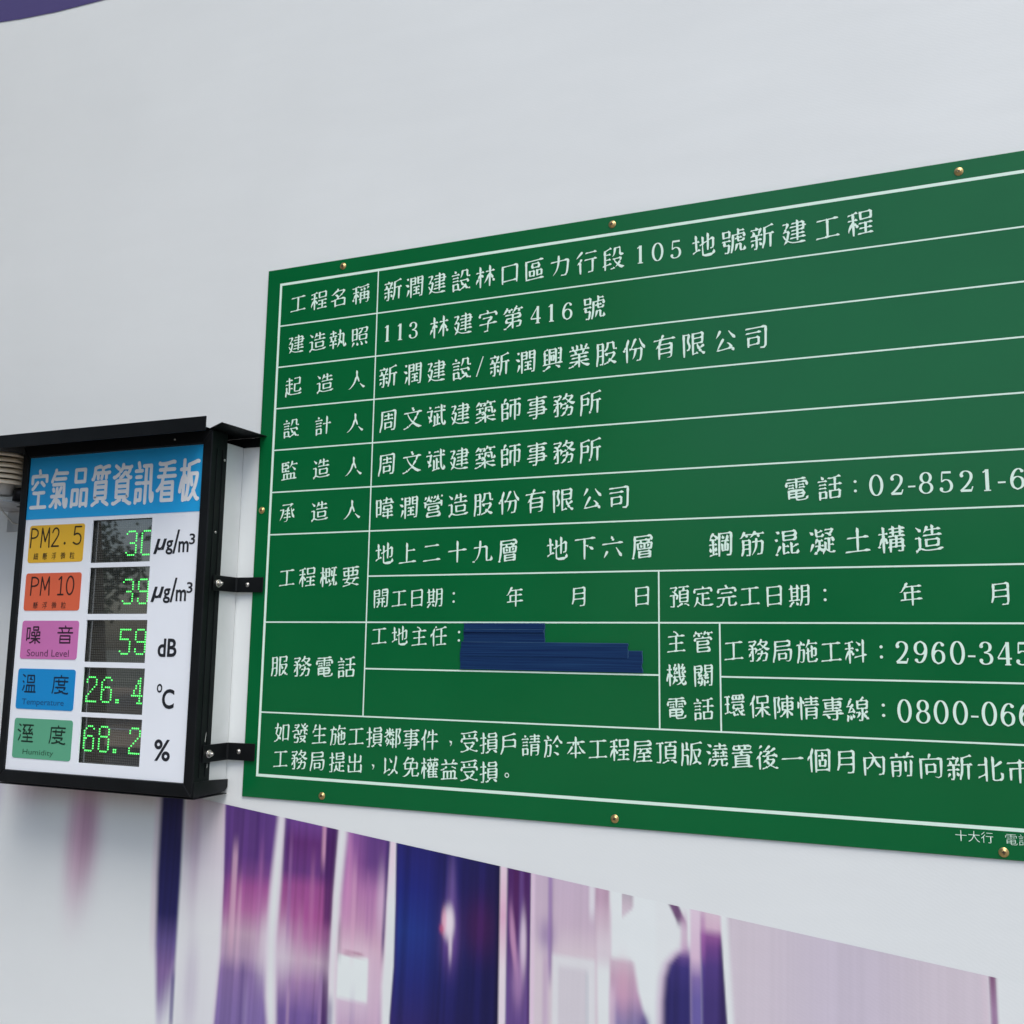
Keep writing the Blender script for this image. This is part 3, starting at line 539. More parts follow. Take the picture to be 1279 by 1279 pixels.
def brush(pts, W):
    """one brush stroke in the regular script manner -> its two edges (em units)"""
    P = np.array(pts, float) / 99; P[:, 1] += (P[:, 0] - .5) * .095; P[:, 0] = .5 + (P[:, 0] - .5) * (.97 + .06 * (P[:, 1] - .5))
    d = P[-1] - P[0]; L = np.hypot(*np.diff(P, axis=0).T).sum()
    hor = abs(d[1] - .095 * d[0]) < .45 * abs(d[0])
    left = (not hor) and d[0] < -.25 * abs(d[1]); right = (not hor) and d[0] > .25 * abs(d[1])
    P = _chaikin(P); s = np.r_[0, np.cumsum(np.hypot(*np.diff(P, axis=0).T))]; t = np.linspace(0, 1, 9)
    C = np.stack([np.interp(t * s[-1], s, P[:, 0]), np.interp(t * s[-1], s, P[:, 1])], 1)
    if L < .17 and not hor:
        pr = np.interp(t, [0, .2, .6, 1], [.8, 1.15, .8, .15]) if left else np.interp(t, [0, .15, .55, .85, 1], [.2, .65, 1.35, 1.25, .5])
    elif hor: pr = np.interp(t, [0, .08, .25, .75, .92, 1], [.62, .80, .46, .52, 1.15, .60])
    elif left: pr = np.interp(t, [0, .1, .5, .85, 1], [.8, 1.25, .9, .48, .10])
    elif right: pr = np.interp(t, [0, .15, .6, .85, 1], [.35, .5, 1.0, 1.55, .25])
    else: pr = np.interp(t, [0, .1, .25, .8, 1], [.85, 1.32, .98, 1.0, .62])
    T = np.gradient(C, axis=0); T /= np.hypot(*T.T)[:, None] + 1e-9; N = np.stack([-T[:, 1], T[:, 0]], 1)
    C[0] -= T[0] * W * .25; C[-1] += T[-1] * W * .25; h = (pr * W / 2)[:, None]
    A, B = C + N * h, C - N * h
    if L > .12:
        sl = .26 * W
        if hor: A[0] += T[0] * sl; B[0] -= T[0] * sl * .6; A[-1] -= T[-1] * sl * .9; B[-1] += T[-1] * sl * .5; A[-2] += N[-2] * W * .16
        elif not left and not right: A[0] += T[0] * sl; B[0] -= T[0] * sl; A[1] += N[1] * 0
    return A, B
def arc(cx, cy, rx, ry, a0, a1, n=14):
    return [(cx + rx * math.cos(math.radians(a0 + (a1 - a0) * k / n)), cy + ry * math.sin(math.radians(a0 + (a1 - a0) * k / n))) for k in range(n + 1)]
# numerals: (points, fixed width or None for a pen that is thick on verticals), and terminal dots
_six = [([(.84, .84), (.62, .97), (.34, .88), (.15, .62), (.11, .36), (.2, .12), (.48, .02)], None), ([(.46, .02), (.78, .10), (.88, .33), (.78, .53), (.5, .61), (.25, .53), (.13, .38)], None)]
DIG = {
 '0': ([(arc(.5, .5, .40, .485, 90, 450, 28), None)], []),
 '1': ([([(.52, .0), (.52, .99)], .15), ([(.24, .02), (.8, .02)], .05), ([(.52, .97), (.2, .85)], .06)], []),
 '2': ([([(.13, .76), (.24, .93), (.5, .975), (.78, .88), (.84, .7), (.74, .5), (.45, .25), (.1, .05)], None), ([(.1, .055), (.82, .055)], .11), ([(.80, .04), (.9, .24)], .05)], [(.19, .75, .075)]),
 '3': ([([(.14, .8), (.27, .94), (.5, .98), (.74, .9), (.8, .75), (.7, .59), (.36, .52)], None), ([(.4, .52), (.72, .48), (.88, .3), (.8, .1), (.52, .02), (.26, .04), (.1, .18)], None)], [(.19, .79, .075), (.16, .19, .075)]),
 '4': ([([(.7, .0), (.7, .98)], .14), ([(.68, .97), (.05, .3)], .05), ([(.05, .28), (.97, .28)], .07), ([(.5, .02), (.9, .02)], .05)], []),
 '5': ([([(.23, .94), (.84, .94)], .1), ([(.24, .95), (.2, .5)], .05), ([(.2, .52), (.45, .62), (.74, .56), (.89, .33), (.78, .1), (.48, .02), (.24, .05), (.11, .17)], None)], [(.17, .18, .075)]),
 '6': (_six, [(.8, .84, .07)]),
 '8': ([(arc(.5, .745, .32, .235, 90, 450, 22), None), (arc(.5, .265, .39, .255, 90, 450, 24), None)], []),
 '9': ([([(1 - x, 1 - y) for x, y in q[0]], None) for q in _six], [(.2, .16, .07)]),
 '-': ([([(.1, .36), (.9, .36)], .075)], []),
 '/': ([([(.05, -.1), (.95, 1.1)], .06)], []),
 ':': ([], [(.5, .78, .085), (.5, .22, .085)]),
}
class Ink:
    """flat lettering strokes, each a hair (0.01 mm) above the one before so that none coincide"""
    def __init__(s, y): s.b = MB(); s.y = y; s.k = 0
    def strip(s, A, B):
        y = s.y - .00001 * (s.k % 40); s.k += 1; n = len(A)
        s.b.add([(a[0], y, a[1]) for a in A] + [(c[0], y, c[1]) for c in B], [[i, i + 1, n + i + 1, n + i] for i in range(n - 1)])
    def disc(s, x, z, rx, rz, n=14):
        y = s.y - .00001 * (s.k % 40); s.k += 1
        s.b.add([(x + rx * math.cos(2 * math.pi * i / n), y, z + rz * math.sin(2 * math.pi * i / n)) for i in range(n)], [list(range(n))])
    def kanji(s, ch, x, z, w, h, weight=.083):
        w *= 1.05; h *= 1.05
        for st in GLYPHS[ch].split(' '):
            pts = [(int(st[i:i + 2]), int(st[i + 2:i + 4])) for i in range(0, len(st), 4)]
            A, B = brush(pts, weight)
            m_ = lambda E: [(x + (p[0] - .5) * w, z + (p[1] - .5) * h) for p in E]
            s.strip(m_(A), m_(B))
    def pen(s, P, width):
        """one even stroke with round ends through metric points"""
        P = np.array(P, float); T = np.gradient(P, axis=0); T /= np.hypot(*T.T)[:, None] + 1e-9; N = np.stack([-T[:, 1], T[:, 0]], 1) * width / 2
        s.strip((P + N).tolist(), (P - N).tolist())
        for q in (P[0], P[-1]): s.disc(q[0], q[1], width / 2, width / 2, 10)
    def gothic(s, ch, x, z, w, h, width):
        """a character drawn with an even round pen"""
        for st in GLYPHS[ch].split(' '):
            P = _chaikin(np.array([(int(st[i:i + 2]), int(st[i + 2:i + 4])) for i in range(0, len(st), 4)], float) / 99)
            s.pen([(x + (p[0] - .5) * w, z + (p[1] - .5) * h) for p in P], width)
    def digit(s, ch, x, z, w, h):
        strokes, dots = DIG[ch]
        for pts, fw in strokes:
            P = _chaikin(np.array(pts, float)) if len(pts) < 14 else np.array(pts, float)
            P = P * np.array([w, h]); T = np.gradient(P, axis=0)
            if np.hypot(*(P[0] - P[-1])) < .02 * h: T[0] = T[-1] = (P[1] - P[-2]) / 2
            T /= np.hypot(*T.T)[:, None] + 1e-9; N = np.stack([-T[:, 1], T[:, 0]], 1)
            wd = np.full(len(P), fw * h) if fw else h * (.045 + .078 * np.abs(T[:, 1]) ** 1.6)
            o = np.array([x - w / 2, z - h / 2])
            s.strip((P + N * wd[:, None] / 2 + o).tolist(), (P - N * wd[:, None] / 2 + o).tolist())
        for dx, dz, r_ in dots: s.disc(x - w / 2 + dx * w, z - h / 2 + dz * h, r_ * h, r_ * h)
    def comma(s, x, z, h):
        s.strip([(x - .10 * h, z + .14 * h), (x + .07 * h, z + .10 * h), (x + .06 * h, z - .05 * h), (x - .02 * h, z - .17 * h)], [(x - .06 * h, z + .02 * h), (x + .0 * h, z + .0 * h), (x + .0 * h, z - .06 * h), (x - .05 * h, z - .17 * h)])
    def stop(s, x, z, h):
        A = arc(x, z, .11 * h, .11 * h, 0, 360, 18); B = arc(x, z, .07 * h, .07 * h, 0, 360, 18); s.strip(A, B)
    def line(s, text, xs, z, w, h, dh=.0375, dw=.0235):
        rnd = random.Random(text)
        for ch, x in zip(text, xs):
            if ch in DIG:
                if ch == '1': s.digit(ch, x, z, dw * .8, dh)
                elif ch == '-': s.digit(ch, x, z, dw * .62, dh)
                elif ch == ':': s.digit(ch, x, z, dw, dh * .8)
                elif ch == '/': s.digit(ch, x, z, dw * .7, dh * .95)
                else: s.digit(ch, x, z, dw, dh)
            elif ch == '，': s.comma(x, z - .1 * h, h * .8)
            elif ch == '。': s.stop(x - .0, z - .1 * h, h)
            else: s.kanji(ch, x, z, w, h)
    def build(s, name, m, parent): return s.b.build(name, m, parent)

def font_mesh(text, bold=0.0, res=4):
    c = bpy.data.curves.new('t', 'FONT'); c.body = text; c.offset = bold; c.resolution_u = res
    o = bpy.data.objects.new('t', c); COL.objects.link(o)
    bpy.context.view_layer.update()
    dg = bpy.context.evaluated_depsgraph_get(); me = bpy.data.meshes.new_from_object(o.evaluated_get(dg))
    bpy.data.objects.remove(o); bpy.data.curves.remove(c)
    return me
def text_fit(name, text, x0, x1, z0, z1, y, m, parent, bold=0.0, slant=0.0):
    """flat lettering fitted to a measured box"""
    me = font_mesh(text, bold)
    co = np.empty(len(me.vertices) * 3); me.vertices.foreach_get('co', co); co = co.reshape(-1, 3)
    lo, hi = co.min(0), co.max(0); s = (co - lo) / (np.maximum(hi - lo, 1e-6))
    xx = x0 + s[:, 0] * (x1 - x0) + slant * (s[:, 1] - .5) * (z1 - z0)
    new = np.stack([xx, np.full(len(s), y), z0 + s[:, 1] * (z1 - z0) + EYE], 1)
    me.vertices.foreach_set('co', new.ravel()); me.materials.clear(); me.update()
    return link(name, me, m, parent)

# ------------------------------------------------------------------ green notice board
board = empty('notice_board', (-.55, 0, EYE - .3175)); tag(board, 'large green construction notice board with white ruled table and Chinese lettering', 'notice board')
m_green = mat('green_acrylic', (0.002, 0.127, 0.035), 0.2, spec=0.33, var=0.04, vscale=5, bump=0.015, bscale=14, rvar=0.03)
m_ink = mat('mint_white_print', (0.72, 0.93, 0.80), 0.45)
SX0, SX1, SZ0, SZ1 = -1.3967, .29, -.3175, .8827
b = MB(); b.box(SX0, SX1, 0, .0034, SZ0, SZ1); b.build('panel', m_green, board, bevel=.0008)
HZ = [.844, .7434, .6449, .5471, .4499, .3528, .2564, .1591, .0612, -.036, -.1351, -.2696]
VX = [-1.359, -1.0988, -.4645, -.3509]; RX = .2525
b = MB(); yy = [-.0002]
def rule(x0, x1, z0, z1):
    yy[0] -= .00001; y = yy[0]; b.add([(x0, y, z0), (x1, y, z0), (x1, y, z1), (x0, y, z1)], [(0, 1, 2, 3)])
T, t = .0030, .0015
rule(VX[0] - T, RX + T, HZ[0] - T, HZ[0] + T); rule(VX[0] - T, RX + T, HZ[11] - T, HZ[11] + T)
rule(VX[0] - T, VX[0] + T, HZ[11], HZ[0]); rule(RX - T, RX + T, HZ[11], HZ[0])
for k in (1, 2, 3, 4, 5, 6, 8, 10): rule(VX[0], RX, HZ[k] - t, HZ[k] + t)
rule(VX[1], RX, HZ[7] - t, HZ[7] + t); rule(VX[1], VX[2], HZ[9] - t, HZ[9] + t); rule(VX[3], RX, HZ[9] - .0005 - t, HZ[9] - .0005 + t)
rule(VX[1] - t, VX[1] + t, HZ[10], HZ[0]); rule(VX[2] - t, VX[2] + t, HZ[10], HZ[7]); rule(VX[3] - t, VX[3] + t, HZ[10], HZ[8])
b.build('ruled_table', m_ink, board)
def ln(text, xs, z, w, h, **kw):
    k = Ink(-.00045); k.line(text, xs, z, w, h, **kw); k.build('lettering', m_ink, board)
LX = [-1.309, -1.252, -1.1985, -1.141]
ln('工程名稱', LX, .793, .0475, .0455); ln('建造執照', LX, .695, .0475, .0455)
for tx, z in (('起造人', .596), ('設計人', .4985), ('監造人', .401), ('承造人', .305)): ln(tx, [-1.312, -1.2275, -1.144], z, .0465, .0455)
ln('工程概要', [-1.305, -1.2515, -1.197, -1.141], .160, .0465, .0455); ln('服務電話', [-1.314, -1.255, -1.1985, -1.143], -.034, .0475, .0465)
ln('新潤建設林口區力行段105地號新建工程', [-1.06, -1.006, -.951, -.893, -.836, -.78, -.724, -.668, -.61, -.554, -.498, -.4625, -.426, -.371, -.313, -.259, -.2, -.14, -.082], .7925, .0485, .0500)
ln('113林建字第416號', [-1.071, -1.039, -1.006, -.943, -.886, -.828, -.771, -.7205, -.686, -.651, -.594], .694, .0485, .0500)
ln('新潤建設/新潤興業股份有限公司', [-1.065, -1.004, -.947, -.887, -.845, -.8, -.741, -.682, -.625, -.568, -.511, -.450, -.393, -.334, -.274], .596, .0485, .0505)
ln('周文斌建築師事務所', [-1.061, -1.001, -.945, -.888, -.83, -.773, -.715, -.658, -.601], .4975, .0485, .0500)
ln('周文斌建築師事務所', [-1.061, -1.0, -.944, -.888, -.829, -.772, -.714, -.657, -.601], .401, .0485, .0500)
ln('暐潤營造股份有限公司', [-1.063, -1.004, -.946, -.889, -.831, -.774, -.716, -.658, -.599, -.542], .304, .0485, .0500)
ln('電話:02-8521-6', [-.208, -.150, -.107, -.072, -.038, -.014, .009, .041, .073, .1045, .127, .151], .303, .0450, .0460)
ln('地上二十九層地下六層鋼筋混凝土構造', [-1.06, -1.004, -.947, -.888, -.831, -.774, -.669, -.611, -.555, -.495, -.347, -.289, -.228, -.167, -.106, -.050, .009], .2065, .0475, .0485)
ln('開工日期:年月日', [-1.065, -1.021, -.979, -.937, -.894, -.758, -.623, -.497], .112, .0400, .0420)
ln('預定完工日期:年月', [-.425, -.381, -.337, -.295, -.252, -.208, -.164, -.022, .116], .1105, .0400, .0420)
ln('工地主任:', [-1.066, -1.017, -.971, -.926, -.880], .0332, .0410, .0425)
ln('主管', [-.432, -.382], .0265, .0400, .0425); ln('機關', [-.432, -.382], -.0345, .0400, .0425); ln('電話', [-.4325, -.382], -.0955, .0400, .0425)
PX = [-.326, -.282, -.2395, -.1975, -.1565, -.1155, -.074, -.0405, -.0115, .0165, .046, .0675, .0895, .117, .144]
ln('工務局施工科:2960-345', PX, .0118, .0395, .0425, dh=.0385, dw=.0225); ln('環保陳情專線:0800-066', PX, -.087, .0395, .0425, dh=.0385, dw=.0225)
ln('如發生施工損鄰事件，受損戶請於本工程屋頂版澆置後一個月內前向新北市', [-1.299, -1.252, -1.204, -1.158, -1.113, -1.069, -1.026, -.983, -.940, -.893, -.852, -.809, -.766, -.720, -.674, -.628, -.584, -.541, -.497, -.452, -.406, -.359, -.314, -.271, -.227, -.182, -.137, -.092, -.048, -.003, .041, .0865, .130], -.1757, .0420, .0435)
ln('工務局提出，以免權益受損。', [-1.300, -1.253, -1.206, -1.157, -1.114, -1.070, -1.029, -.982, -.939, -.895, -.851, -.808, -.770], -.2315, .0420, .0435)
for tx, x0, x1 in (('十大行', .0295, .0855), ('電話', .1035, .1405)): text_fit('lettering', tx, x0, x1, -.2935, -.2762, -.00045, m_ink, board, bold=-.012)

# pan head screws along the rim of the board
m_brass = mat('yellow_zinc', (0.60, 0.43, 0.18), 0.3, metal=0.9, var=0.25, vscale=200)
m_slot = mat('dark_recess', (0.02, 0.016, 0.01), 0.6)
def screw(x, z, parent, m=m_brass, r=.0060, y=0):
    b = MB(); b.lathe([(0.0001, -.0034), (r * .45, -.0034), (r * .75, -.0028), (r * .95, -.0012), (r, -.0001)], (x, y, z), 'y', 20)
    b.lathe([(r * 1.28, -.0001), (r * 1.28, -.0009), (r * .9, -.0011)], (x, y, z), 'y', 20)
    o = b.build('screw', m, parent)
    a = random.uniform(0, 1.5); s = MB()
    for q in (0, math.pi / 2):
        d = Vector((math.cos(a + q), math.sin(a + q))); n = Vector((-d.y, d.x)); h = r * .52; wd = r * .12
        s.add([(x + d.x * h * sx + n.x * wd * sn, y - .0036 - (.00002 if q else 0), z + d.y * h * sx + n.y * wd * sn) for sx, sn in ((-1, -1), (1, -1), (1, 1), (-1, 1))], [(0, 1, 2, 3)])
    s.build('cross_slot', m_slot, o)
for x, z in ((-1.192, .866), (-.556, .865), (.086, .862), (-1.382, .313), (-1.192, -.303), (-.551, -.302), (.1, -.306)): screw(x, z, board)

# strips of blue tape over the site manager's line, overlapping like shingles
def tape_mat():
    m = mat('blue_tape', (0.006, 0.030, 0.10), 0.5, bump=0.0, spec=0.2)
    n = m.node_tree; bs = n.nodes['Principled BSDF']; tc = n.nodes.new('ShaderNodeTexCoord'); mp = n.nodes.new('ShaderNodeMapping'); mp.inputs['Scale'].default_value = (1.5, 1, 160)
    t_ = n.nodes.new('ShaderNodeTexNoise'); t_.inputs['Scale'].default_value = 2.5; t_.inputs['Detail'].default_value = 4
    n.links.new(tc.outputs['Object'], mp.inputs[0]); n.links.new(mp.outputs[0], t_.inputs['Vector'])
    cr = n.nodes.new('ShaderNodeValToRGB'); cr.color_ramp.elements[0].color = (0.002, 0.017, 0.078, 1); cr.color_ramp.elements[1].color = (0.010, 0.050, 0.14, 1); cr.color_ramp.elements[0].position = .35; cr.color_ramp.elements[1].position = .75
    n.links.new(t_.outputs['Fac'], cr.inputs[0]); n.links.new(cr.outputs[0], bs.inputs['Base Color'])
    bp = n.nodes.new('ShaderNodeBump'); bp.inputs['Strength'].default_value = .3; bp.inputs['Distance'].default_value = .001
    n.links.new(t_.outputs['Fac'], bp.inputs['Height']); n.links.new(bp.outputs[0], bs.inputs['Normal']); return m
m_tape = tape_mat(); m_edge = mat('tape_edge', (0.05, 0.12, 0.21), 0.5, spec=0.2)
def tape(x0, x1, z0, z1, lay, dz=0.0):
    rnd = random.Random(lay); n = 9; pts = []
    for k in range(n): pts.append((x1 + rnd.uniform(-.0012, .0012), z0 + (z1 - z0) * k / (n - 1)))
    pl = [(x0 + rnd.uniform(-.0012, .0012), z1 + dz + (z0 - z1) * k / (n - 1)) for k in range(n)]
    b = MB(); b.prism(pts + pl, 'y', -.0009 - lay * .0006, -.0004 - lay * .0006); o = b.build('tape_strip', m_tape, board)
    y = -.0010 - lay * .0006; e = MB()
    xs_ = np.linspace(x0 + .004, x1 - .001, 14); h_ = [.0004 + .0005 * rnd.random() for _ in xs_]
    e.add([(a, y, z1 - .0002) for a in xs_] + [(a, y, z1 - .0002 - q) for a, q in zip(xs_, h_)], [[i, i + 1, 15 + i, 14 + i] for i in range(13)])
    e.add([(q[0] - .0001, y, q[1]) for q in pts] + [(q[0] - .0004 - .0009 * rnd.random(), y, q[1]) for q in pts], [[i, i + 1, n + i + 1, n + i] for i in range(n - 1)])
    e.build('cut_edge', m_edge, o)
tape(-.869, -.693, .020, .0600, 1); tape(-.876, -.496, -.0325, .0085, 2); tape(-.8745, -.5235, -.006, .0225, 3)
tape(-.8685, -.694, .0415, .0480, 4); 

# ------------------------------------------------------------------ air quality display
air = empty('air_quality_display', (-1.72, -.05, EYE - .31)); tag(air, 'black framed air quality display with five green LED readouts and a sloping black rain cap', 'display')
m_black = mat('black_paint', (0.005, 0.006, 0.007), 0.4, var=0.3, vscale=12, bump=0.05, bscale=200, spec=0.25)
m_case = mat('white_sheet_steel', (0.60, 0.63, 0.62), 0.45, var=0.06, vscale=9)
m_face = mat('white_film', (0.87, 0.92, 0.97), 0.35, var=0.015)
m_blue = mat('sky_blue_film', (0.014, 0.40, 0.82), 0.35)
m_film = mat('white_lettering', (0.90, 0.92, 0.92), 0.4)
m_dk = mat('black_lettering', (0.012, 0.014, 0.02), 0.4)
FX0, FX1, FZ0, FZ1 = -1.9875, -1.4655, -.2825, .4515
OX0, OX1, OZ0, OZ1 = -2.0065, -1.4405, -.3105, .4815
YF = -.105
b = MB()   # case
b.box(OX0 + .002, OX1 - .002, -.0565, .0022, OZ0 + .004, .462); b.build('case', m_case, air, bevel=.002)
b = MB()   # bezel: four mitred profiles with a stepped lip
def ring(x0, x1, z0, z1, xa, xb, za, zb, y0, y1):
    b.prism([(x0, z0), (xa, za), (xa, zb), (x0, z1)], 'y', y0, y1); b.prism([(x1, z0), (x1, z1), (xb, zb), (xb, za)], 'y', y0, y1)
    b.prism([(x0, z0), (x1, z0), (xb, za), (xa, za)], 'y', y0, y1); b.prism([(x0, z1), (xa, zb), (xb, zb), (x1, z1)], 'y', y0, y1)
ring(OX0, OX1, OZ0, OZ1, FX0, FX1, FZ0, FZ1, -.111, -.0573)
b.build('bezel', m_black, air, bevel=.0022)
b = MB(); b.box(OX1 + .0002, OX1 + .0015, -.094, -.088, OZ0 + .04, OZ1 - .04); b.box(OX1 + .0002, OX1 + .0015, -.074, -.070, OZ0 + .04, OZ1 - .04); b.build('seam_rib', m_black, air)
b = MB()   # bottom tray, its side cheek rounded towards the wall
b.prism([(-.109, -.312), (-.008, -.309), (.002, -.300), (.002, -.283), (-.0585, -.279), (-.109, -.279)], 'x', OX1 + .0004, OX1 + .0030)
b.box(OX0, OX1 + .0030, -.109, .001, -.3145, -.3125); b.build('bottom_tray', m_black, air, bevel=.001)
b = MB()   # rain cap: plate with a notched front corner, front lip and rear flange
b.prism([(-2.42, .0024), (-2.42, -.2), (-1.452, -.2), (-1.450, -.110), (-1.3865, -.149), (-1.3785, .0024)], 'z', .4835, .4855)
b.box(-2.42, -1.3835, -.2035, -.2012, .4558, .4865); b.box(-2.42, -1.3785, .0003, .0022, .4610, .4832)
b.build('rain_cap', m_black, air, bevel=.0006)

# face panel with five real openings
scr = [(.2915, .1925), (.1815, .0755), (.0620, -.0325), (-.0445, -.1450), (-.1550, -.2560)]
sx = [(-1.776, -1.6005), (-1.7745, -1.5985), (-1.773, -1.5955), (-1.771, -1.5935), (-1.7685, -1.592)]
b = MB()
lastz = FZ1 - .0005
for (zt, zb), (xa, xb) in zip(scr, sx):
    b.box(FX0 + .0005, FX1 - .0005, YF, YF + .003, zt, lastz)
    b.box(FX0 + .0005, xa, YF, YF + .003, zb, zt); b.box(xb, FX1 - .0005, YF, YF + .003, zb, zt); lastz = zb
b.box(FX0 + .0005, FX1 - .0005, YF, YF + .003, FZ0 + .0005, lastz)
b.build('face_panel', m_face, air)
b = MB(); b.box(FX0 + .001, FX1 - .001, YF - .0008, YF - .0002, .3005, FZ1 - .001); hd = b.build('header_strip', m_blue, air)
HT = '空氣品質資訊看板'
k = Ink(YF - .0010)
for i, ch in enumerate(HT): k.gothic(ch, -1.9515 + i * .0643, .3725, .0590, .1080, .0088)
hl = k.build('lettering', m_film, hd)
PEN = {'P': [[(0, 0), (.05, 1)], [(.05, .98), (.5, 1), (.9, .9), (1, .75), (.9, .58), (.5, .5), (.04, .5)]], 'M': [[(0, 0), (.08, 1)], [(.08, 1), (.5, .3)], [(.5, .3), (.92, 1)], [(.92, 1), (1, 0)]],
 '2': [[(.05, .75), (.2, .93), (.5, 1), (.8, .93), (.95, .75), (.8, .5), (.0, .0)], [(0, 0), (1, 0)]], '5': [[(.95, 1), (.15, 1)], [(.15, 1), (.08, .55)], [(.08, .55), (.45, .64), (.85, .55), (1, .32), (.85, .07), (.45, 0), (.03, .12)]],
 '1': [[(.15, .85), (.55, 1)], [(.55, 1), (.55, 0)], [(.1, 0), (1, 0)]], '0': [arc(.5, .5, .5, .5, 90, 450, 24)]}

tiles = [  # colour, top, bottom, big text and boxes, small text and box
 ((0.78, 0.46, 0.030), .2855, .1965, [('P', -1.965, -1.943, .233, .2780, 0), ('M', -1.932, -1.906, .233, .2780, 0), ('2', -1.898, -1.876, .2345, .2780, 0), ('.', -1.861, -1.853, .237, .244, 0), ('5', -1.831, -1.807, .2365, .2785, 0)], ('細懸浮微粒', -1.952, -1.823, .2035, .2195), (0.055, 0.032, 0.008)),
 ((0.72, 0.130, 0.055), .1715, .0835, [('P', -1.952, -1.929, .1200, .1620, 0), ('M', -1.921, -1.894, .1200, .1620, 0), ('1', -1.868, -1.850, .1205, .1620, 0), ('0', -1.841, -1.819, .1205, .1625, 0)], ('懸浮微粒', -1.941, -1.838, .0885, .1035), (0.09, 0.025, 0.015)),
 ((0.60, 0.175, 0.45), .0600, -.0285, [('噪', -1.9555, -1.9085, .005, .0500, -.010), ('音', -1.8590, -1.8075, .006, .0500, -.010)], ('Sound Level', -1.948, -1.818, -.0225, -.0065), (0.085, 0.02, 0.07)),
 ((0.003, 0.26, 0.62), -.0510, -.1435, [('溫', -1.9580, -1.9100, -.1080, -.0620, -.010), ('度', -1.8630, -1.8110, -.1080, -.0620, -.010)], ('Temperature', -1.951, -1.822, -.1370, -.1200), (0.004, 0.05, 0.16)),
 ((0.11, 0.40, 0.24), -.1645, -.2545, [('溼', -1.9570, -1.9060, -.2200, -.1750, -.010), ('度', -1.8600, -1.8080, -.2200, -.1750, -.010)], ('Humidity', -1.936, -1.842, -.2490, -.2335), (0.012, 0.07, 0.035)),
]
tl = [(-1.971, -1.7985), (-1.971, -1.7975), (-1.970, -1.794), (-1.9705, -1.793), (-1.969, -1.790)]
def rounded(x0, x1, z0, z1, r_, n=6):
    P = []
    for cx, cz, a0 in ((x1 - r_, z1 - r_, 0), (x0 + r_, z1 - r_, 90), (x0 + r_, z0 + r_, 180), (x1 - r_, z0 + r_, 270)): P += arc(cx, cz, r_, r_, a0, a0 + 90, n)
    return P
for i, ((c, zt, zb, big, small, sc_), (xa, xb)) in enumerate(zip(tiles, tl)):
    mt = mat('tile_film_%d' % i, c, 0.4, var=0.03); b = MB(); b.prism(rounded(xa, xb, zb, zt, .007), 'y', YF - .0008, YF - .0002); o = b.build('name_tile', mt, air)
    md = mat('tile_ink_%d' % i, tuple(v * .35 for v in sc_), 0.45); ms = mat('tile_small_ink_%d' % i, sc_, 0.45)
    for tx, x0, x1, z0, z1, bo in big:
        k = Ink(YF - .0010)
        if tx == '.': k.disc((x0 + x1) / 2, (z0 + z1) / 2, .0033, .0033)
        elif tx in PEN:
            for P in PEN[tx]: k.pen([(x0 + p[0] * (x1 - x0), z0 + p[1] * (z1 - z0)) for p in (_chaikin(np.array(P)) if len(P) > 2 else P)], .0040)
        else: k.gothic(tx, (x0 + x1) / 2, (z0 + z1) / 2, (x1 - x0) * 1.08, (z1 - z0) * 1.05, .0036)
        k.build('lettering', md, o)
    if ord(small[0][0]) > 1000:
        k = Ink(YF - .0010); n_ = len(small[0]); cw = .0150
        for q, ch in enumerate(small[0]): k.gothic(ch, small[1] + cw / 2 + q * (small[2] - small[1] - cw) / (n_ - 1), (small[3] + small[4]) / 2, cw * 1.05, (small[4] - small[3]) * 1.08, .0014)
        k.build('lettering', ms, o); continue
    text_fit('lettering', small[0], small[1], small[2], small[3], small[4], YF - .0011, ms, o, bold=-.004)
for tx, x0, x1, z0, z1, sl, bo in (('μ', -1.586, -1.560, .2085, .2425, .30, .020), ('g', -1.5565, -1.537, .2065, .2385, 0, .020), ('/', -1.5375, -1.5195, .2080, .2615, 0, .012), ('m', -1.5215, -1.493, .2105, .2355, 0, .02), ('3', -1.4925, -1.4765, .2275, .2515, 0, .015),
        ('μ', -1.585, -1.559, .1015, .1355, .30, .020), ('g', -1.5555, -1.536, .0990, .1315, 0, .020), ('/', -1.5365, -1.5185, .1010, .1545, 0, .012), ('m', -1.5205, -1.492, .1030, .1285, 0, .02), ('3', -1.4915, -1.4755, .1205, .1445, 0, .015),
        ('d', -1.561, -1.5385, -.0185, .0215, 0, .022), ('B', -1.5345, -1.509, -.0180, .0215, 0, .022), ('o', -1.5565, -1.5415, -.0955, -.0765, 0, .012), ('C', -1.5405, -1.5075, -.1295, -.0870, 0, .022), ('%', -1.5535, -1.5095, -.2400, -.1945, 0, .018)):
    text_fit('unit_lettering', tx, x0, x1, z0, z1, YF - .0005, m_dk, air, bold=bo, slant=sl)

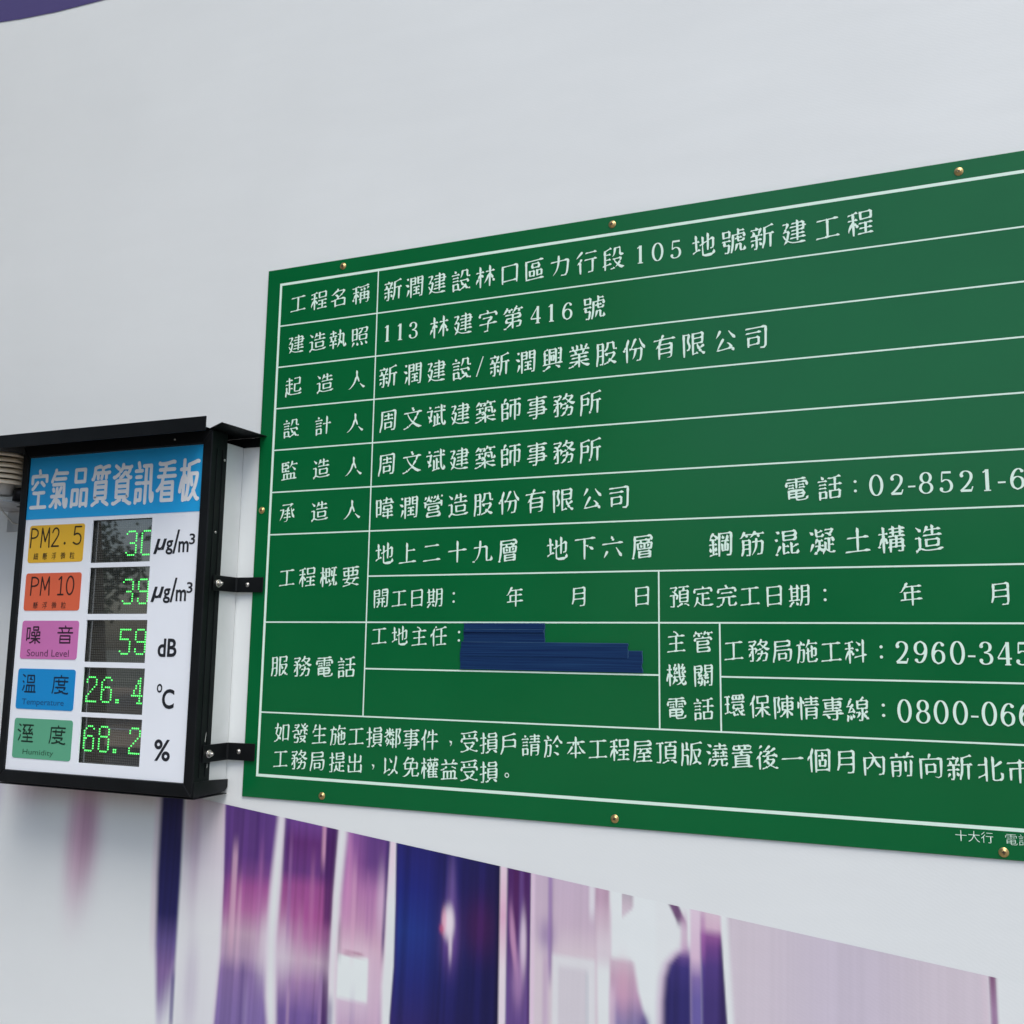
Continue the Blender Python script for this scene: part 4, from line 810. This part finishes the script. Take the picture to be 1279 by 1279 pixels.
# LED modules behind the openings
def led_mat():
    m = bpy.data.materials.new('led_module'); m.use_nodes = True; n = m.node_tree; bs = n.nodes['Principled BSDF']
    tc = n.nodes.new('ShaderNodeTexCoord'); sp = n.nodes.new('ShaderNodeSeparateXYZ'); n.links.new(tc.outputs['Object'], sp.inputs[0])
    def tri(sock):
        d = n.nodes.new('ShaderNodeMath'); d.operation = 'DIVIDE'; d.inputs[1].default_value = .0055; n.links.new(sock, d.inputs[0])
        fr = n.nodes.new('ShaderNodeMath'); fr.operation = 'FRACT'; n.links.new(d.outputs[0], fr.inputs[0])
        s = n.nodes.new('ShaderNodeMath'); s.operation = 'SUBTRACT'; s.inputs[1].default_value = .5; n.links.new(fr.outputs[0], s.inputs[0])
        a = n.nodes.new('ShaderNodeMath'); a.operation = 'ABSOLUTE'; n.links.new(s.outputs[0], a.inputs[0]); return a.outputs[0]
    mx = n.nodes.new('ShaderNodeMath'); mx.operation = 'MAXIMUM'; n.links.new(tri(sp.outputs[0]), mx.inputs[0]); n.links.new(tri(sp.outputs[2]), mx.inputs[1])
    cr = n.nodes.new('ShaderNodeValToRGB'); cr.color_ramp.elements[0].position = .30; cr.color_ramp.elements[0].color = (.045, .050, .042, 1); cr.color_ramp.elements[1].position = .40; cr.color_ramp.elements[1].color = (.006, .007, .006, 1)
    n.links.new(mx.outputs[0], cr.inputs[0]); n.links.new(cr.outputs[0], bs.inputs['Base Color'])
    bs.inputs['Roughness'].default_value = .5; bs.inputs['Coat Weight'].default_value = 1; bs.inputs['Coat Roughness'].default_value = .02; bs.inputs['Coat IOR'].default_value = 2.4
    return m
m_led = led_mat(); m_lit = mat('lit_led', (0.05, 0.4, 0.08), 0.4, emit=(0.10, 1.0, 0.16), estr=1.1); m_glow = mat('led_body', (.02, .05, .02), .4)
FONT = {
'0': ['.####.','#....#','#....#','#....#','#....#','#....#','#....#','#....#','#....#','#....#','.####.'],
'2': ['.####.','#....#','#....#','.....#','....#.','...#..','..#...','.#....','#.....','#.....','######'],
'3': ['.####.','#....#','.....#','.....#','.....#','..###.','.....#','.....#','.....#','#....#','.####.'],
'4': ['....#.','...##.','...##.','..#.#.','..#.#.','.#..#.','.#..#.','######','....#.','....#.','...###'],
'5': ['######','#.....','#.....','#.....','#####.','.....#','.....#','.....#','.....#','#....#','.####.'],
'6': ['..###.','.#...#','#.....','#.....','#.###.','##...#','#....#','#....#','#....#','#....#','.####.'],
'8': ['.####.','#....#','#....#','#....#','.####.','#....#','#....#','#....#','#....#','#....#','.####.'],
'9': ['.####.','#....#','#....#','#....#','#....#','.#####','.....#','.....#','#....#','#....#','.####.'],
'.': ['..','..','..','..','..','..','..','..','..','##','##'],
}
PT = .0055; YL = YF + .0095
reads = [([('3', 18.0), ('0', 26.0)], .0270), ([('3', 17.6), ('9', 25.6)], .0270), ([('5', 17.6), ('9', 25.6)], .0200), ([('2', 1.2), ('6', 9.2), ('.', 17.2), ('4', 25.2)], .0210), ([('6', 1.2), ('8', 9.2), ('.', 17.2), ('2', 25.2)], .0190)]
for ((zt, zb), (xa, xb), (chars, dz)) in zip(scr, sx, reads):
    b = MB(); b.box(xa - .012, xb + .006, YL, YL + .012, zb - .004, zt + .004); o = b.build('led_screen', m_led, air)
    b = MB(); x00 = xa - .0045; z00 = zt - dz
    for ch, c0 in chars:
        for r_i, row in enumerate(FONT[ch]):
            for c_i, q in enumerate(row):
                if q == '#':
                    cx, cz = x00 + (c0 + c_i + .5) * PT, z00 - (r_i + .25) * PT * .98
                    b.add([(cx + .0017 * math.cos(a * math.pi / 4), YL - .0008, cz + .0017 * math.sin(a * math.pi / 4)) for a in range(8)] + [(cx + .0017 * math.cos(a * math.pi / 4), YL - .0001, cz + .0017 * math.sin(a * math.pi / 4)) for a in range(8)],
                          [list(range(8))] + [[a, (a + 1) % 8, 8 + (a + 1) % 8, 8 + a] for a in range(8)])
    b.build('lit_digits', m_lit, o)

# straps that tie the case to the wall, with bolts
m_zinc = mat('zinc_bolt', (0.55, 0.54, 0.50), 0.32, metal=0.95, var=0.2, vscale=150)
for z0, z1, y_end in ((.1275, .1610, -.086), (-.2405, -.2035, -.088)):
    b = MB(); n_ = 6
    zc = (z0 + z1) / 2; h = (z1 - z0) / 2
    P = [(OX1 + .0030, y_end), (OX1 + .0030, -.0105), (OX1 + .0060, -.0060), (SX0 - .012, -.0032), (-1.3655, -.0032)]
    Q = [(OX1 + .0055, y_end), (OX1 + .0055, -.0125), (OX1 + .0075, -.0085), (SX0 - .012, -.0058), (-1.3655, -.0058)]
    b.prism(P + Q[::-1], 'z', z0, z1); st = b.build('strap', m_black, air, bevel=.0005)
    b = MB(); b.lathe([(.0085, 0), (.0085, .0012), (.0062, .0013)], (OX1 + .0055, -.070, zc - .001), 'x', 24); b.lathe([(.0060, .0013), (.0060, .0065), (.0050, .0072), (.0001, .0073)], (OX1 + .0055, -.070, zc - .001), 'x', 6, False)
    b.lathe([(.0032, .0072), (.0030, .0110), (.0001, .0112)], (OX1 + .0055, -.070, zc - .001), 'x', 12); b.build('bolt', m_zinc, st)
    screw(-1.4075, zc, st, m_zinc, r=.0042, y=-.0052)
m_chip = mat('bare_metal', (0.62, 0.62, 0.58), 0.5, var=0.2, vscale=90)
b = MB()
for pts in ([(-.0795, -.196), (-.0770, -.180), (-.0755, -.176), (-.0765, -.186), (-.0785, -.199)], [(-.0825, -.216), (-.0812, -.203), (-.0803, -.207), (-.0810, -.219)], [(-.0832, -.228), (-.0812, -.226), (-.0815, -.230)], [(-.0690, -.246), (-.0672, -.243), (-.0668, -.251), (-.0686, -.254)]):
    b.add([(OX1 + .0003, y, z) for y, z in pts], [list(range(len(pts)))])
b.build('chipped_paint', m_chip, air)
# small screws in the bezel side
for y, z in ((-.066, .420), (-.083, .255)):
    b = MB(); b.lathe([(.0030, 0), (.0028, .0012), (.0001, .0015)], (OX1 + .0001, y, z), 'x', 12); b.build('side_screw', m_zinc, air)
b = MB(); b.lathe([(.0026, -.0002), (.0022, -.0012), (.0001, -.0014)], (-1.545, -.111, .466), 'y', 12); b.build('side_screw', m_zinc, air)

# ------------------------------------------------------------------ louvred sensor shield left of the display
sh = empty('sensor_shield', (-2.088, -.10, EYE + .33)); tag(sh, 'cream louvred plastic sensor shield under the rain cap at left edge', 'weather sensor')
m_cream = mat('aged_cream_plastic', (0.82, 0.72, 0.56), 0.5, var=0.05); m_grey = mat('grey_plastic', (0.58, 0.58, 0.55), 0.5, var=0.05)
SXc, SYc = -2.083, -.100
for k in range(6):
    z = .4610 - k * .0135
    b = MB(); b.lathe([(.020, .0060), (.048, .0060), (.0565, .0015), (.0585, -.0050), (.0575, -.0052), (.052, .0010), (.020, .0020)], (SXc, SYc, z), 'z', 40); b.build('louvre_plate', m_cream, sh)
b = MB(); b.lathe([(.0001, .402), (.030, .402), (.030, .384), (.026, .381), (.026, .366), (.0001, .366)], (SXc, SYc, 0), 'z', 28); b.build('sensor_neck', m_grey, sh)
b = MB(); b.lathe([(.0001, .3835), (.014, .3835), (.018, .374), (.018, .352), (.0001, .352)], (SXc + .042, SYc + .02, 0), 'z', 20); b.build('cable_gland', m_black, sh)
b = MB(); b.prism([(SXc - .09, -.15), (SXc + .066, -.15), (SXc + .066, .0030), (SXc - .09, .0030)], 'z', .3420, .3450); b.box(SXc - .09, SXc + .066, .0004, .0029, .290, .3415); br = b.build('mounting_bracket', mat('galvanised_plate', (0.45, 0.45, 0.45), 0.4, metal=0.5, var=0.15, vscale=20), sh)
b = MB(); b.prism(arc(SXc + .034, -.06, .022, .012, 0, 360, 20)[:-1], 'z', .3412, .3418); b.build('slot', m_slot, br)
b = MB(); b.tube([(SXc - .01, SYc, .366), (SXc - .012, SYc, .352), (SXc - .03, SYc + .03, .335), (SXc - .06, -.01, .312), (SXc - .02, -.001, .300), (SXc + .05, -.001, .309), (SXc + .085, -.001, .312)], .0022, 8); b.build('cable', m_grey, sh)
